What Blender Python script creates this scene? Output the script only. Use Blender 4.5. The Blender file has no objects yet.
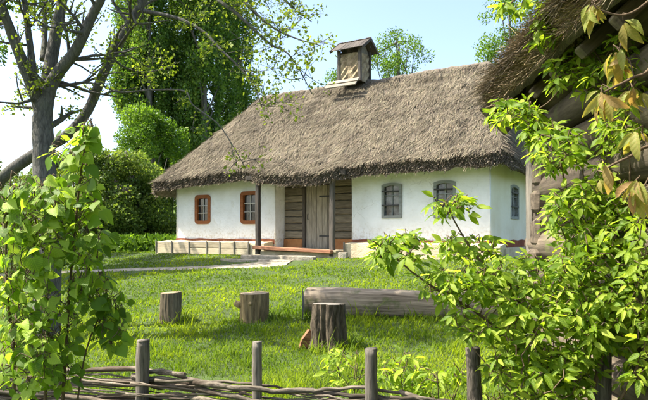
import bpy, bmesh, math, random
import numpy as np
from mathutils import Vector, Matrix

random.seed(7)
RNG = np.random.default_rng(11)
SC = bpy.context.scene
COL = SC.collection

# ------------------------------------------------------------------ camera, sky, sun, exposure
CAM_Z, FPX, HZ = 1.5, 620.0, 236.0           # eye height, focal length and horizon row in photo pixels (648 x 400)
cam = bpy.data.cameras.new("camera")
cam.sensor_width = 36.0
cam.lens = 36.0 * FPX / 648.0
cam.shift_y = (HZ - 200.0) / 648.0
cam.clip_start, cam.clip_end = 0.05, 3000.0
cam_o = bpy.data.objects.new("camera", cam)
cam_o.location = (0, 0, CAM_Z)
cam_o.rotation_euler = (math.pi / 2, 0, 0)
COL.objects.link(cam_o)
SC.camera = cam_o

SUN_EL = math.radians(55)
SUN_H = Vector((-0.998, -0.03, 0)).normalized()      # horizontal direction towards the sun
TO_SUN = Vector((SUN_H.x * math.cos(SUN_EL), SUN_H.y * math.cos(SUN_EL), math.sin(SUN_EL)))
w = bpy.data.worlds.new("World")
SC.world = w
w.use_nodes = True
wn = w.node_tree
bg = wn.nodes["Background"]
sky = wn.nodes.new("ShaderNodeTexSky")
sky.sky_type = 'NISHITA'
sky.sun_disc = False
sky.sun_elevation = SUN_EL
sky.sun_rotation = math.atan2(SUN_H.x, SUN_H.y)
sky.air_density = 1.0
sky.dust_density = 3.0
sky.ozone_density = 1.0
wn.links.new(sky.outputs[0], bg.inputs[0])
bg.inputs[1].default_value = 0.15
sun = bpy.data.lights.new("sun", 'SUN')
sun.energy = 4.8
sun.angle = math.radians(0.53)
sun.color = (1.0, 0.94, 0.84)
sun_o = bpy.data.objects.new("sun", sun)
sun_o.rotation_euler = (-TO_SUN).to_track_quat('-Z', 'Y').to_euler()
sun_o.location = (-20, 10, 30)
COL.objects.link(sun_o)
SC.view_settings.view_transform = 'Standard'
SC.view_settings.look = 'None'
SC.view_settings.exposure = 1.38
SC.view_settings.gamma = 1.0
SC.view_settings.use_curve_mapping = False
try:
    SC.cycles.max_bounces = 8
    SC.cycles.transmission_bounces = 6
    SC.cycles.transparent_max_bounces = 8
except Exception:
    pass

# ------------------------------------------------------------------ helpers
def P(px, py, d):
    """photo pixel + depth in metres -> world point"""
    return Vector(((px - 324.0) / FPX * d, d, CAM_Z - (py - HZ) / FPX * d))

def vnoise(x, y, seed=0):
    x = np.asarray(x, float); y = np.asarray(y, float)
    xi = np.floor(x).astype(np.int64); yi = np.floor(y).astype(np.int64)
    xf = x - xi; yf = y - yi
    def h(a, b):
        n = (a * 374761393 + b * 668265263 + seed * 1442695041) & 0x7fffffff
        n = ((n ^ (n >> 13)) * 1274126177) & 0x7fffffff
        n = (n ^ (n >> 16)) & 0xffff
        return n / 65535.0
    sx = xf * xf * (3 - 2 * xf); sy = yf * yf * (3 - 2 * yf)
    return (h(xi, yi) * (1 - sx) + h(xi + 1, yi) * sx) * (1 - sy) + (h(xi, yi + 1) * (1 - sx) + h(xi + 1, yi + 1) * sx) * sy

def fbm(x, y, seed=0, o=3):
    s, a, t = 0.0, 1.0, 0.0
    for i in range(o):
        s = s + a * vnoise(x * 2 ** i, y * 2 ** i, seed + i * 17); t += a; a *= 0.5
    return s / t

def tag(o, label=None, cat=None, group=None, kind=None):
    if label: o["label"] = label
    if cat: o["category"] = cat
    if group: o["group"] = group
    if kind: o["kind"] = kind
    return o

def link(name, data, mat=None, parent=None, loc=None, rot=None, kind=None):
    o = bpy.data.objects.new(name, data)
    COL.objects.link(o)
    if mat is not None and data is not None and not data.materials:
        data.materials.append(mat)
    if parent is not None: o.parent = parent
    if loc is not None: o.location = loc
    if rot is not None: o.rotation_euler = rot
    if kind: o["kind"] = kind
    return o

def thing(name, loc, label, cat, group=None, rotz=0.0):
    o = bpy.data.objects.new(name, None)
    COL.objects.link(o)
    o.location = loc
    o.rotation_euler = (0, 0, rotz)
    o.empty_display_size = 0.2
    return tag(o, label, cat, group)

def np_mesh(name, V, F, col=None, smooth=False):
    """V (n,3), F (m,k) -> mesh, optional per-vertex colour attribute 'tint'"""
    me = bpy.data.meshes.new(name)
    n, (m, k) = len(V), F.shape
    me.vertices.add(n); me.vertices.foreach_set("co", np.ascontiguousarray(V, np.float32).ravel())
    me.loops.add(m * k); me.loops.foreach_set("vertex_index", np.ascontiguousarray(F, np.int32).ravel())
    me.polygons.add(m)
    me.polygons.foreach_set("loop_start", np.arange(0, m * k, k, dtype=np.int32))
    me.polygons.foreach_set("loop_total", np.full(m, k, np.int32))
    if smooth: me.polygons.foreach_set("use_smooth", np.ones(m, bool))
    if col is not None:
        a = me.color_attributes.new("tint", 'FLOAT_COLOR', 'POINT')
        c = np.ones((n, 4), np.float32); c[:, :3] = col
        a.data.foreach_set("color", c.ravel())
    me.update(calc_edges=True); me.validate()
    return me

class Geo:
    def __init__(s): s.v = []; s.f = []
    def add(s, v, f):
        b = len(s.v); s.v += [tuple(p) for p in v]; s.f += [tuple(i + b for i in q) for q in f]
    def quad(s, a, b, c, d): s.add([a, b, c, d], [(0, 1, 2, 3)])
    def box(s, x0, x1, y0, y1, z0, z1):
        s.add([(x0, y0, z0), (x1, y0, z0), (x1, y1, z0), (x0, y1, z0), (x0, y0, z1), (x1, y0, z1), (x1, y1, z1), (x0, y1, z1)],
              [(0, 3, 2, 1), (4, 5, 6, 7), (0, 1, 5, 4), (1, 2, 6, 5), (2, 3, 7, 6), (3, 0, 4, 7)])
    def tube(s, path, radii, sides=8, rough=0.0, seed=0, cap=True, flat=1.0):
        path = [Vector(p) for p in path]; n = len(path)
        t0 = (path[1] - path[0]).normalized()
        up = Vector((0, 0, 1)) if abs(t0.z) < 0.9 else Vector((1, 0, 0))
        nx = t0.cross(up).normalized()
        rows = []; b = len(s.v); rnd = random.Random(seed)
        for i in range(n):
            t = (path[min(i + 1, n - 1)] - path[max(i - 1, 0)]).normalized()
            nx = (nx - t * nx.dot(t)).normalized(); ny = t.cross(nx)
            for j in range(sides):
                a = 2 * math.pi * j / sides
                r = radii[i] * (1 + (rnd.random() - .5) * 2 * rough)
                s.v.append(tuple(path[i] + nx * (math.cos(a) * r) + ny * (math.sin(a) * r * flat)))
        for i in range(n - 1):
            for j in range(sides):
                k = (j + 1) % sides
                s.f.append((b + i * sides + j, b + i * sides + k, b + (i + 1) * sides + k, b + (i + 1) * sides + j))
        if cap:
            s.f.append(tuple(b + j for j in reversed(range(sides))))
            s.f.append(tuple(b + (n - 1) * sides + j for j in range(sides)))
    def mesh(s, name, smooth=False, off=None):
        me = bpy.data.meshes.new(name)
        v = s.v if off is None else [(a - off[0], b - off[1], c - off[2]) for a, b, c in s.v]
        me.from_pydata(v, [], s.f); me.update()
        if smooth:
            for p in me.polygons: p.use_smooth = len(p.vertices) <= 4
        return me

def smooth_path(pts, sub=5):
    """Catmull-Rom through points"""
    pts = [Vector(p) for p in pts]; out = []
    for i in range(len(pts) - 1):
        p0 = pts[max(i - 1, 0)]; p1 = pts[i]; p2 = pts[i + 1]; p3 = pts[min(i + 2, len(pts) - 1)]
        for k in range(sub):
            t = k / sub
            out.append(0.5 * ((2 * p1) + (p2 - p0) * t + (2 * p0 - 5 * p1 + 4 * p2 - p3) * t * t + (3 * p1 - p0 - 3 * p2 + p3) * t ** 3))
    out.append(pts[-1])
    return out

def lerp_r(n, r0, r1, e=1.0): return [r0 + (r1 - r0) * (i / (n - 1)) ** e for i in range(n)]

PLANKS = {}
def plank_mesh(L, W, T, b=0.008, wob=0.004, seed=0):
    """bevelled board, X along its length, slightly uneven edges"""
    key = (round(L, 3), round(W, 3), round(T, 3), b, wob, seed)
    if key in PLANKS: return PLANKS[key]
    bm = bmesh.new(); rnd = random.Random(seed + int(L * 977))
    bmesh.ops.create_cube(bm, size=1.0)
    bmesh.ops.scale(bm, vec=(L, W, T), verts=bm.verts)
    long_e = [e for e in bm.edges if abs((e.verts[0].co - e.verts[1].co).x) > L * .5]
    bmesh.ops.subdivide_edges(bm, edges=long_e, cuts=3, use_grid_fill=True)
    for v in bm.verts:
        v.co.y += (rnd.random() - .5) * 2 * wob; v.co.z += (rnd.random() - .5) * 2 * wob
    ed = [e for e in bm.edges if len(e.link_faces) == 2 and e.calc_face_angle(0) > 0.8]
    bmesh.ops.bevel(bm, geom=ed, offset=b, segments=1, affect='EDGES')
    me = bpy.data.meshes.new("plank"); bm.to_mesh(me); bm.free()
    PLANKS[key] = me
    return me

def plank(name, L, W, T, loc, rot, mat, parent, b=0.008, wob=0.004, seed=0):
    me = plank_mesh(L, W, T, b, wob, seed)
    if me.materials and me.materials[0] is not mat:
        me = me.copy(); me.materials.clear()
    return link(name, me, mat, parent, loc, rot)

UP, ZR = (0, math.pi / 2, 0), (0, 0, 0)            # plank stood on end / lying

# ------------------------------------------------------------------ materials
MATS = {}
def mat_base(name):
    m = bpy.data.materials.new(name); m.use_nodes = True
    nt = m.node_tree; b = nt.nodes["Principled BSDF"]
    MATS[name] = m
    return m, nt, b
def N(nt, t, **kw):
    n = nt.nodes.new(t)
    for k, v in kw.items():
        if k in n.inputs: n.inputs[k].default_value = v
        else: setattr(n, k, v)
    return n
def ramp(nt, fac, stops):
    r = nt.nodes.new("ShaderNodeValToRGB"); e = r.color_ramp.elements
    while len(e) < len(stops): e.new(0.5)
    for i, (p, c) in enumerate(stops): e[i].position = p; e[i].color = (*c, 1)
    nt.links.new(fac, r.inputs[0]); return r.outputs[0]
def mixc(nt, fac, a, b, mode='MIX'):
    n = nt.nodes.new("ShaderNodeMix"); n.data_type = 'RGBA'; n.blend_type = mode
    for i, s in ((0, fac), (6, a), (7, b)):
        if hasattr(s, "is_output") or isinstance(s, bpy.types.NodeSocket): nt.links.new(s, n.inputs[i])
        else: n.inputs[i].default_value = s if i == 0 else (*s, 1)
    return n.outputs[2]
def bump(nt, b, h, strength=0.5, dist=0.02):
    n = N(nt, "ShaderNodeBump", Strength=strength, Distance=dist)
    nt.links.new(h, n.inputs["Height"]); nt.links.new(n.outputs[0], b.inputs["Normal"])
def coords(nt, scale=(1, 1, 1), rand=True):
    tc = nt.nodes.new("ShaderNodeTexCoord"); mp = nt.nodes.new("ShaderNodeMapping")
    mp.inputs["Scale"].default_value = scale
    nt.links.new(tc.outputs["Object"], mp.inputs["Vector"])
    oi = nt.nodes.new("ShaderNodeObjectInfo")
    if rand:
        mu = N(nt, "ShaderNodeMath", operation='MULTIPLY'); mu.inputs[1].default_value = 53.0
        nt.links.new(oi.outputs["Random"], mu.inputs[0])
        cb = nt.nodes.new("ShaderNodeCombineXYZ")
        for i in range(3): nt.links.new(mu.outputs[0], cb.inputs[i])
        nt.links.new(cb.outputs[0], mp.inputs["Location"])
    return mp.outputs[0], oi.outputs["Random"]
def noise(nt, vec, scale, detail=4, rough=0.55):
    n = N(nt, "ShaderNodeTexNoise", Scale=scale, Detail=detail, Roughness=rough)
    nt.links.new(vec, n.inputs["Vector"]); return n.outputs["Fac"]

def wood(name, dark, light, stain=None, grain=(3, 30, 30), rough=0.85, moss=None):
    m, nt, b = mat_base(name)
    v, rnd = coords(nt, grain)
    f = noise(nt, v, 1.0, 6, 0.65)
    c = ramp(nt, f, [(0.32, dark), (0.68, light)])
    v2, _ = coords(nt, (1.2, 1.2, 1.2))
    f2 = noise(nt, v2, 2.2, 3)
    c = mixc(nt, ramp(nt, f2, [(0.42, (0, 0, 0)), (0.62, (1, 1, 1))]), c, stain if stain else tuple(x * .7 for x in light), 'MIX') if stain else c
    if moss:
        f3 = noise(nt, v2, 3.7, 5)
        c = mixc(nt, ramp(nt, f3, [(0.55, (0, 0, 0)), (0.66, (.7, .7, .7))]), c, moss)
    hs = N(nt, "ShaderNodeHueSaturation"); nt.links.new(c, hs.inputs["Color"])
    mr = N(nt, "ShaderNodeMapRange"); mr.inputs[3].default_value = 0.72; mr.inputs[4].default_value = 1.25
    nt.links.new(rnd, mr.inputs[0]); nt.links.new(mr.outputs[0], hs.inputs["Value"])
    nt.links.new(hs.outputs[0], b.inputs["Base Color"])
    b.inputs["Roughness"].default_value = rough
    b.inputs["Specular IOR Level"].default_value = 0.25
    bump(nt, b, f, 0.7, 0.012)
    return m

def bark(name, dark, light, scale=(14, 14, 3.0), strength=1.0, dist=0.03, moss=None):
    m, nt, b = mat_base(name)
    v, rnd = coords(nt, scale)
    f = noise(nt, v, 1.0, 6, 0.62)
    vo = N(nt, "ShaderNodeTexVoronoi", Scale=1.0, feature='DISTANCE_TO_EDGE'); nt.links.new(v, vo.inputs["Vector"])
    mx = N(nt, "ShaderNodeMath", operation='MULTIPLY'); nt.links.new(f, mx.inputs[0])
    vr = ramp(nt, vo.outputs["Distance"], [(0.0, (.72, .72, .72)), (0.12, (1, 1, 1))]); nt.links.new(vr, mx.inputs[1])
    c = ramp(nt, mx.outputs[0], [(0.15, dark), (0.6, light)])
    if moss:
        v2, _ = coords(nt, (1, 1, 1)); c = mixc(nt, ramp(nt, noise(nt, v2, 3.0, 5), [(0.5, (0, 0, 0)), (0.7, (.8, .8, .8))]), c, moss)
    nt.links.new(c, b.inputs["Base Color"]); b.inputs["Roughness"].default_value = 0.9
    b.inputs["Specular IOR Level"].default_value = 0.2
    bump(nt, b, mx.outputs[0], strength, dist)
    return m

def leafmat(name, c0, c1, trans=0.45, tint=False, tc=None, rough=0.42, vein=False):
    """c0..c1 range picked at random per leaf (per object, or through the tint attribute's red channel)"""
    m, nt, b = mat_base(name)
    if tint:
        at = N(nt, "ShaderNodeAttribute", attribute_name="tint")
        sp = nt.nodes.new("ShaderNodeSeparateColor"); nt.links.new(at.outputs["Color"], sp.inputs[0]); r = sp.outputs[0]
    else:
        r = nt.nodes.new("ShaderNodeObjectInfo").outputs["Random"]
    c = ramp(nt, r, [(0.0, tuple(x * .7 for x in c0)), (0.35, c0), (0.8, tuple((a * .35 + b_ * .65) for a, b_ in zip(c0, c1))), (1.0, c1)])
    if vein:
        vv, _ = coords(nt, (1, 1, 1)); c = mixc(nt, ramp(nt, noise(nt, vv, 5.0, 4), [(0.62, (0, 0, 0)), (0.72, (.45, .45, .45))]), c, (c1[0] * 1.1, c1[1] * .8, c1[2]))
    if vein:
        t = nt.nodes.new("ShaderNodeTexCoord"); sx = nt.nodes.new("ShaderNodeSeparateXYZ"); nt.links.new(t.outputs["Object"], sx.inputs[0])
        ab = N(nt, "ShaderNodeMath", operation='ABSOLUTE'); nt.links.new(sx.outputs[0], ab.inputs[0])
        k = N(nt, "ShaderNodeMath", operation='MULTIPLY_ADD'); k.inputs[1].default_value = -0.9
        nt.links.new(ab.outputs[0], k.inputs[0]); nt.links.new(sx.outputs[1], k.inputs[2])
        fr = N(nt, "ShaderNodeMath", operation='MULTIPLY'); fr.inputs[1].default_value = 7.0; nt.links.new(k.outputs[0], fr.inputs[0])
        pp = N(nt, "ShaderNodeMath", operation='PINGPONG'); pp.inputs[1].default_value = 0.5; nt.links.new(fr.outputs[0], pp.inputs[0])
        mn = N(nt, "ShaderNodeMath", operation='MINIMUM'); nt.links.new(pp.outputs[0], mn.inputs[0])
        m8 = N(nt, "ShaderNodeMath", operation='MULTIPLY'); m8.inputs[1].default_value = 8.0; nt.links.new(ab.outputs[0], m8.inputs[0]); nt.links.new(m8.outputs[0], mn.inputs[1])
        c = mixc(nt, ramp(nt, mn.outputs[0], [(0.0, (.26, .26, .26)), (0.10, (0, 0, 0))]), c, tuple(min(1, x * 1.9) for x in c1))
        bump(nt, b, mn.outputs[0], 0.3, 0.004)
    nt.links.new(c, b.inputs["Base Color"])
    b.inputs["Roughness"].default_value = rough + .1
    b.inputs["Specular IOR Level"].default_value = 0.28
    tr = nt.nodes.new("ShaderNodeBsdfTranslucent")
    tcol = mixc(nt, 1.0, c, tc if tc else (1.0, 1.0, 0.45), 'MULTIPLY')
    g = N(nt, "ShaderNodeHueSaturation"); g.inputs["Value"].default_value = 1.7; nt.links.new(tcol, g.inputs["Color"])
    nt.links.new(g.outputs[0], tr.inputs["Color"])
    mx = nt.nodes.new("ShaderNodeMixShader"); mx.inputs[0].default_value = trans
    out = nt.nodes["Material Output"]
    nt.links.new(b.outputs[0], mx.inputs[1]); nt.links.new(tr.outputs[0], mx.inputs[2]); nt.links.new(mx.outputs[0], out.inputs["Surface"])
    return m

def plaster(name, c0, c1, scale=1.3, bs=0.35):
    m, nt, b = mat_base(name)
    v, _ = coords(nt, (1, 1, 1), False)
    f = noise(nt, v, scale, 6, 0.6); f2 = noise(nt, v, scale * 9, 4)
    c = ramp(nt, f, [(0.35, c0), (0.6, c1)])
    nt.links.new(c, b.inputs["Base Color"]); b.inputs["Roughness"].default_value = 0.9
    b.inputs["Specular IOR Level"].default_value = 0.15
    ad = N(nt, "ShaderNodeMath", operation='ADD'); nt.links.new(f, ad.inputs[0]); nt.links.new(f2, ad.inputs[1])
    bump(nt, b, ad.outputs[0], bs, 0.03)
    return m

def limewash(name, c0, c1):
    m = plaster(name, c0, c1, 1.6, .55); nt = m.node_tree; b = nt.nodes["Principled BSDF"]; src = b.inputs["Base Color"].links[0].from_socket
    v, _ = coords(nt, (1, 1, 1), False)
    c = mixc(nt, ramp(nt, noise(nt, v, 3.3, 5, .6), [(.60, (0, 0, 0)), (.66, (.35, .35, .35))]), src, (.66, .62, .52))       # patched coats
    vo = N(nt, "ShaderNodeTexVoronoi", Scale=1.7, feature='DISTANCE_TO_EDGE'); nv = N(nt, "ShaderNodeTexNoise", Scale=4.0, Detail=4.0)
    nt.links.new(v, nv.inputs["Vector"]); mv = mixc(nt, .12, (0, 0, 0), (1, 1, 1)); vm = nt.nodes.new("ShaderNodeVectorMath"); vm.operation = 'MULTIPLY_ADD'
    vm.inputs[1].default_value = (.35, .35, .35); nt.links.new(nv.outputs["Color"], vm.inputs[0]); nt.links.new(v, vm.inputs[2]); nt.links.new(vm.outputs[0], vo.inputs["Vector"])
    crack = ramp(nt, vo.outputs["Distance"], [(0.0, (1, 1, 1)), (0.012, (0, 0, 0))]); where = ramp(nt, noise(nt, v, .9, 2), [(.50, (0, 0, 0)), (.62, (.55, .55, .55))])
    c = mixc(nt, mixc(nt, 1.0, crack, where, 'MULTIPLY'), c, (.42, .39, .33))
    sx = nt.nodes.new("ShaderNodeSeparateXYZ"); nt.links.new(v, sx.inputs[0])
    zr = N(nt, "ShaderNodeMapRange"); zr.inputs[1].default_value = .95; zr.inputs[2].default_value = .45; nt.links.new(sx.outputs[2], zr.inputs[0])
    sp = N(nt, "ShaderNodeMath", operation='MULTIPLY'); nt.links.new(zr.outputs[0], sp.inputs[0]); nt.links.new(ramp(nt, noise(nt, v, 11.0, 5, .7), [(.48, (0, 0, 0)), (.62, (.8, .8, .8))]), sp.inputs[1])
    c = mixc(nt, sp.outputs[0], c, (.50, .42, .30))                                                       # rain-splashed mud specks
    nt.links.new(c, b.inputs["Base Color"]); return m
M_plaster = limewash("lime plaster", (.77, .765, .74), (.87, .87, .865))
M_clay = plaster("cream clay", (.42, .34, .215), (.60, .52, .36), 2.2, 0.6)
M_red = plaster("red ochre clay", (.16, .055, .03), (.26, .09, .045), 3.0)
M_orange = plaster("orange clay", (.30, .13, .05), (.42, .20, .08), 3.0)
M_board = wood("pale weathered board", (.35, .285, .18), (.53, .45, .31))
M_grey = wood("grey weathered wood", (.10, .09, .075), (.30, .27, .22))
M_door = wood("door plank wood", (.16, .14, .11), (.36, .32, .25))
M_hewn = wood("hewn log wood", (.10, .085, .06), (.27, .23, .165))
M_dark = wood("dark post wood", (.045, .04, .033), (.13, .11, .09))
M_frame_o = wood("ochre painted wood", (.20, .06, .016), (.34, .115, .032), rough=0.6)
M_frame_g = wood("grey painted wood", (.17, .18, .17), (.30, .31, .29), rough=0.7)
M_beam = wood("reddish beam wood", (.20, .085, .045), (.42, .21, .12))
M_logbig = wood("silvery fallen log", (.085, .064, .042), (.42, .345, .245), grain=(1.3, 26, 26), moss=(.09, .12, .03))
M_barnlog = wood("barn log wood", (.04, .031, .021), (.19, .15, .105), grain=(1.5, 16, 16), moss=(.12, .12, .05))
M_rod = wood("wattle rod wood", (.035, .026, .018), (.33, .28, .205), grain=(5, 60, 60), stain=(.085, .062, .042))
M_post = wood("fence post wood", (.04, .034, .027), (.26, .23, .185), grain=(45, 45, 4))
M_post_d = bark("dark bark post", (.02, .017, .014), (.13, .11, .085), (30, 30, 7), 1.0, .02)
def rings(name, dark, light):
    m, nt, b = mat_base(name); v, _ = coords(nt, (1, 1, 1), False)
    wv = N(nt, "ShaderNodeTexWave", wave_type='RINGS', rings_direction='Z', Scale=16.0, Distortion=2.5, Detail=2.0); nt.links.new(v, wv.inputs["Vector"])
    f = noise(nt, v, 9.0, 4); ad = N(nt, "ShaderNodeMath", operation='MULTIPLY_ADD'); ad.inputs[1].default_value = .35
    nt.links.new(wv.outputs["Fac"], ad.inputs[0]); nt.links.new(f, ad.inputs[2])
    nt.links.new(ramp(nt, ad.outputs[0], [(.35, dark), (.8, light)]), b.inputs["Base Color"]); b.inputs["Roughness"].default_value = .85
    bump(nt, b, ad.outputs[0], .5, .01); return m
M_rings = rings("ringed sawn wood", (.13, .095, .052), (.36, .28, .165))
M_rings_g = rings("ringed grey sawn wood", (.085, .072, .055), (.25, .22, .175))
M_cut = plaster("sawn wood face", (.34, .26, .15), (.52, .42, .26), 12.0)
M_bark = bark("stump bark", (.014, .011, .008), (.125, .098, .066), (16, 16, 4), 1.0, 0.03)
M_peeled = wood("peeled stump wood", (.09, .06, .028), (.46, .345, .165), grain=(20, 20, 2.5), moss=None)
M_tree = bark("old tree bark", (.028, .026, .023), (.135, .128, .112), (26, 26, 7), 0.8, 0.02, moss=(.10, .105, .07))
M_twig = bark("young twig bark", (.05, .035, .022), (.14, .10, .06), (30, 30, 12), 0.4, 0.004)
M_stone = plaster("flagstone", (.20, .175, .13), (.38, .34, .265), 4.0, 0.8)
M_path = plaster("sandy path", (.22, .19, .13), (.38, .34, .255), 5.0, 0.5)
M_iron = mat_base("iron")[0]; MATS["iron"].node_tree.nodes["Principled BSDF"].inputs["Base Color"].default_value = (.03, .028, .026, 1)
MATS["iron"].node_tree.nodes["Principled BSDF"].inputs["Roughness"].default_value = .6
_m, _nt, _b = mat_base("window glass")
_b.inputs["Base Color"].default_value = (.025, .03, .03, 1); _b.inputs["Roughness"].default_value = .08; _b.inputs["Specular IOR Level"].default_value = .7
_v, _ = coords(_nt, (1, 1, 1)); bump(_nt, _b, noise(_nt, _v, 6.0, 2), 0.25, 0.01)
M_glass = _m
_m, _nt, _b = mat_base("old glass with pale blotches")
_v, _ = coords(_nt, (1, 1, 1))
_nt.links.new(ramp(_nt, noise(_nt, _v, 5.0, 3), [(0.42, (.025, .028, .028)), (0.68, (.22, .225, .22))]), _b.inputs["Base Color"])  # random pale grey blotches over the dark pane colour
_b.inputs["Roughness"].default_value = .12; _b.inputs["Specular IOR Level"].default_value = .6
M_glass2 = _m

def tintmat(name, rough=0.9, mult=(1, 1, 1), noise_amt=False):
    m, nt, b = mat_base(name)
    at = N(nt, "ShaderNodeAttribute", attribute_name="tint")
    nt.links.new(at.outputs["Color"], b.inputs["Base Color"]); b.inputs["Roughness"].default_value = rough
    b.inputs["Specular IOR Level"].default_value = 0.15
    return m
M_straw = tintmat("thatch straw")
_m, _nt, _b = mat_base("thatch body")
_v, _ = coords(_nt, (1, 1, 1), False)
_nt.links.new(ramp(_nt, noise(_nt, _v, 9.0, 6, 0.7), [(0.3, (.10, .082, .06)), (0.7, (.27, .225, .165))]), _b.inputs["Base Color"])
_b.inputs["Roughness"].default_value = .95; bump(_nt, _b, noise(_nt, _v, 22.0, 5, 0.7), 1.0, 0.06)
M_thatch = _m
_m, _nt, _b = mat_base("lawn soil and moss")
_v, _ = coords(_nt, (1, 1, 1), False)
_nt.links.new(ramp(_nt, noise(_nt, _v, 3.0, 8, 0.7), [(0.3, (.030, .045, .010)), (0.7, (.085, .135, .022))]), _b.inputs["Base Color"])
_b.inputs["Roughness"].default_value = .95; bump(_nt, _b, noise(_nt, _v, 30.0, 4, 0.7), 0.8, 0.05)
M_soil = _m

M_grass = leafmat("grass blades", (.09, .155, .007), (.31, .38, .018), 0.47, True, rough=0.7)
M_linden = leafmat("linden leaf", (.12, .22, .016), (.36, .47, .065), 0.54, False, vein=True)
M_linden_t = leafmat("linden leaf mass", (.12, .22, .016), (.36, .47, .065), 0.54, True)
M_elder = leafmat("box elder leaf", (.13, .225, .012), (.40, .49, .055), 0.55, False, vein=True)
M_elder_t = leafmat("box elder leaf mass", (.13, .225, .012), (.40, .49, .055), 0.55, True)
M_walnut = leafmat("young walnut leaf", (.27, .32, .06), (.35, .22, .10), 0.5, False, tc=(1, .85, .45), vein=True)
M_poplar = leafmat("poplar leaf", (.07, .145, .022), (.23, .32, .055), 0.44, True)
M_maple = leafmat("bright tree leaf", (.085, .17, .015), (.17, .27, .03), 0.42, True)
M_lilac = leafmat("lilac leaf", (.10, .165, .03), (.28, .34, .075), 0.42, True)
M_treeleaf = leafmat("spring tree leaf", (.14, .20, .02), (.30, .36, .055), 0.48, True)
M_flower = tintmat("lilac blossom", 0.8)

# ------------------------------------------------------------------ house frame and terrain
HL = Vector((-5.067, 21.37, 0)); HU = Vector((.8435, -.5371, 0)); HV = Vector((.5371, .8435, 0))
H_ROT = math.atan2(HU.y, HU.x); H_Z = 0.9
def hw(u, v, z): return HL + HU * u + HV * v + Vector((0, 0, z))

def ground_z(x, y):
    x = np.asarray(x, float); y = np.asarray(y, float)
    s = -((x - HL.x) * HV.x + (y - HL.y) * HV.y)            # metres in front of the facade
    t = H_Z - 0.1 * np.clip(s - 0.9, 0, None) * 1.03
    k = 0.10
    z = np.where(s < 0.9, H_Z, k * np.log1p(np.exp(np.clip(t / k, -60, 60))))
    z = z + (fbm(x * .55, y * .55, 3) - .5) * .10 * np.clip((s - 1.0) / 2, 0, 1)
    far = np.clip((np.hypot(x, y) - 45) / 200, 0, 1)
    return z + far * (fbm(x * .02, y * .02, 5) - .4) * 3.0
def gz(x, y): return float(ground_z(x, y))
def ground_hit(px, py):
    """depth at which the sight line through a photo pixel meets the lawn"""
    d = 3.0
    while d < 40:
        x = (px - 324) / FPX * d
        if CAM_Z - (py - HZ) / FPX * d <= gz(x, d): return d
        d += 0.02
    return d

def axis(a, b, fine0, fine1, step, grow=1.22):
    pts = list(np.arange(fine0, fine1 + 1e-6, step))
    s = step
    while pts[-1] < b: s *= grow; pts.append(pts[-1] + s)
    s = step
    while pts[0] > a: s *= grow; pts.insert(0, pts[0] - s)
    return np.array(pts)
gx = axis(-900, 900, -12, 9, 0.22); gy = axis(-300, 1600, -1, 26, 0.22)
GX, GY = np.meshgrid(gx, gy)
V = np.stack([GX.ravel(), GY.ravel(), ground_z(GX.ravel(), GY.ravel())], 1)
nx_, ny_ = len(gx), len(gy)
ii = (np.arange(ny_ - 1)[:, None] * nx_ + np.arange(nx_ - 1)[None, :]).ravel()
link("ground", np_mesh("ground", V, np.stack([ii, ii + 1, ii + 1 + nx_, ii + nx_], 1), smooth=True), M_soil, kind="structure")

# path of trodden sand from the left to the porch steps
PATH = [(-13.5, 16.9, .26), (-9.0, 17.1, .26), (-6.2, 17.0, .24), (-4.5, 16.75, .26), (-3.2, 16.55, .30), (-2.3, 16.5, .42), (-1.5, 16.55, .62), (-0.9, 16.45, .55)]
pp = smooth_path([(a, b, c) for a, b, c in PATH], 10)
Vp, Fp = [], []
for i, p in enumerate(pp):
    t = (pp[min(i + 1, len(pp) - 1)] - pp[max(i - 1, 0)]); t.z = 0; t.normalize(); nn = Vector((-t.y, t.x, 0))
    for k in range(5):
        q = Vector((p.x, p.y, 0)) + nn * ((k / 2 - 1) * p.z * (1 + .35 * (random.random() - .5)))
        Vp.append((q.x, q.y, gz(q.x, q.y) + (0.022 if 0 < k < 4 else -0.01)))
for i in range(len(pp) - 1):
    for k in range(4): a = i * 5 + k; Fp.append((a, a + 1, a + 6, a + 5))
g = Geo(); g.add(Vp, Fp); link("path", g.mesh("path", True), M_path, kind="structure")
PATH_PTS = np.array([(p.x, p.y, p.z) for p in pp])

# ------------------------------------------------------------------ scatter tools
def ortho(d, n):
    d = d / np.linalg.norm(d, axis=1, keepdims=True)
    n = n - (n * d).sum(1, keepdims=True) * d
    n = n / np.maximum(np.linalg.norm(n, axis=1, keepdims=True), 1e-6)
    return np.cross(d, n), d, n
def scatter(name, T, F, pos, d, n, sc, tint, off=(0, 0, 0), wsc=None):
    """copies of template T (local y = along d, z = along n) joined into one mesh"""
    X, Y, Z = ortho(d, n); T = np.asarray(T, float); F = np.asarray(F)
    sc = np.asarray(sc)[:, None, None]; w_ = 1.0 if wsc is None else np.asarray(wsc)[:, None, None]
    V = (T[None, :, 0, None] * X[:, None, :] * w_ + T[None, :, 1, None] * Y[:, None, :] + T[None, :, 2, None] * Z[:, None, :]) * sc
    V = V + (pos - np.asarray(off))[:, None, :]
    n_, k = len(pos), len(T)
    Fa = (F[None] + (np.arange(n_) * k)[:, None, None]).reshape(-1, F.shape[1])
    tint = np.asarray(tint)
    if tint.ndim == 1: tint = np.repeat(tint[:, None], 3, 1)
    return np_mesh(name, V.reshape(-1, 3), Fa, np.repeat(tint, k, 0))
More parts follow.
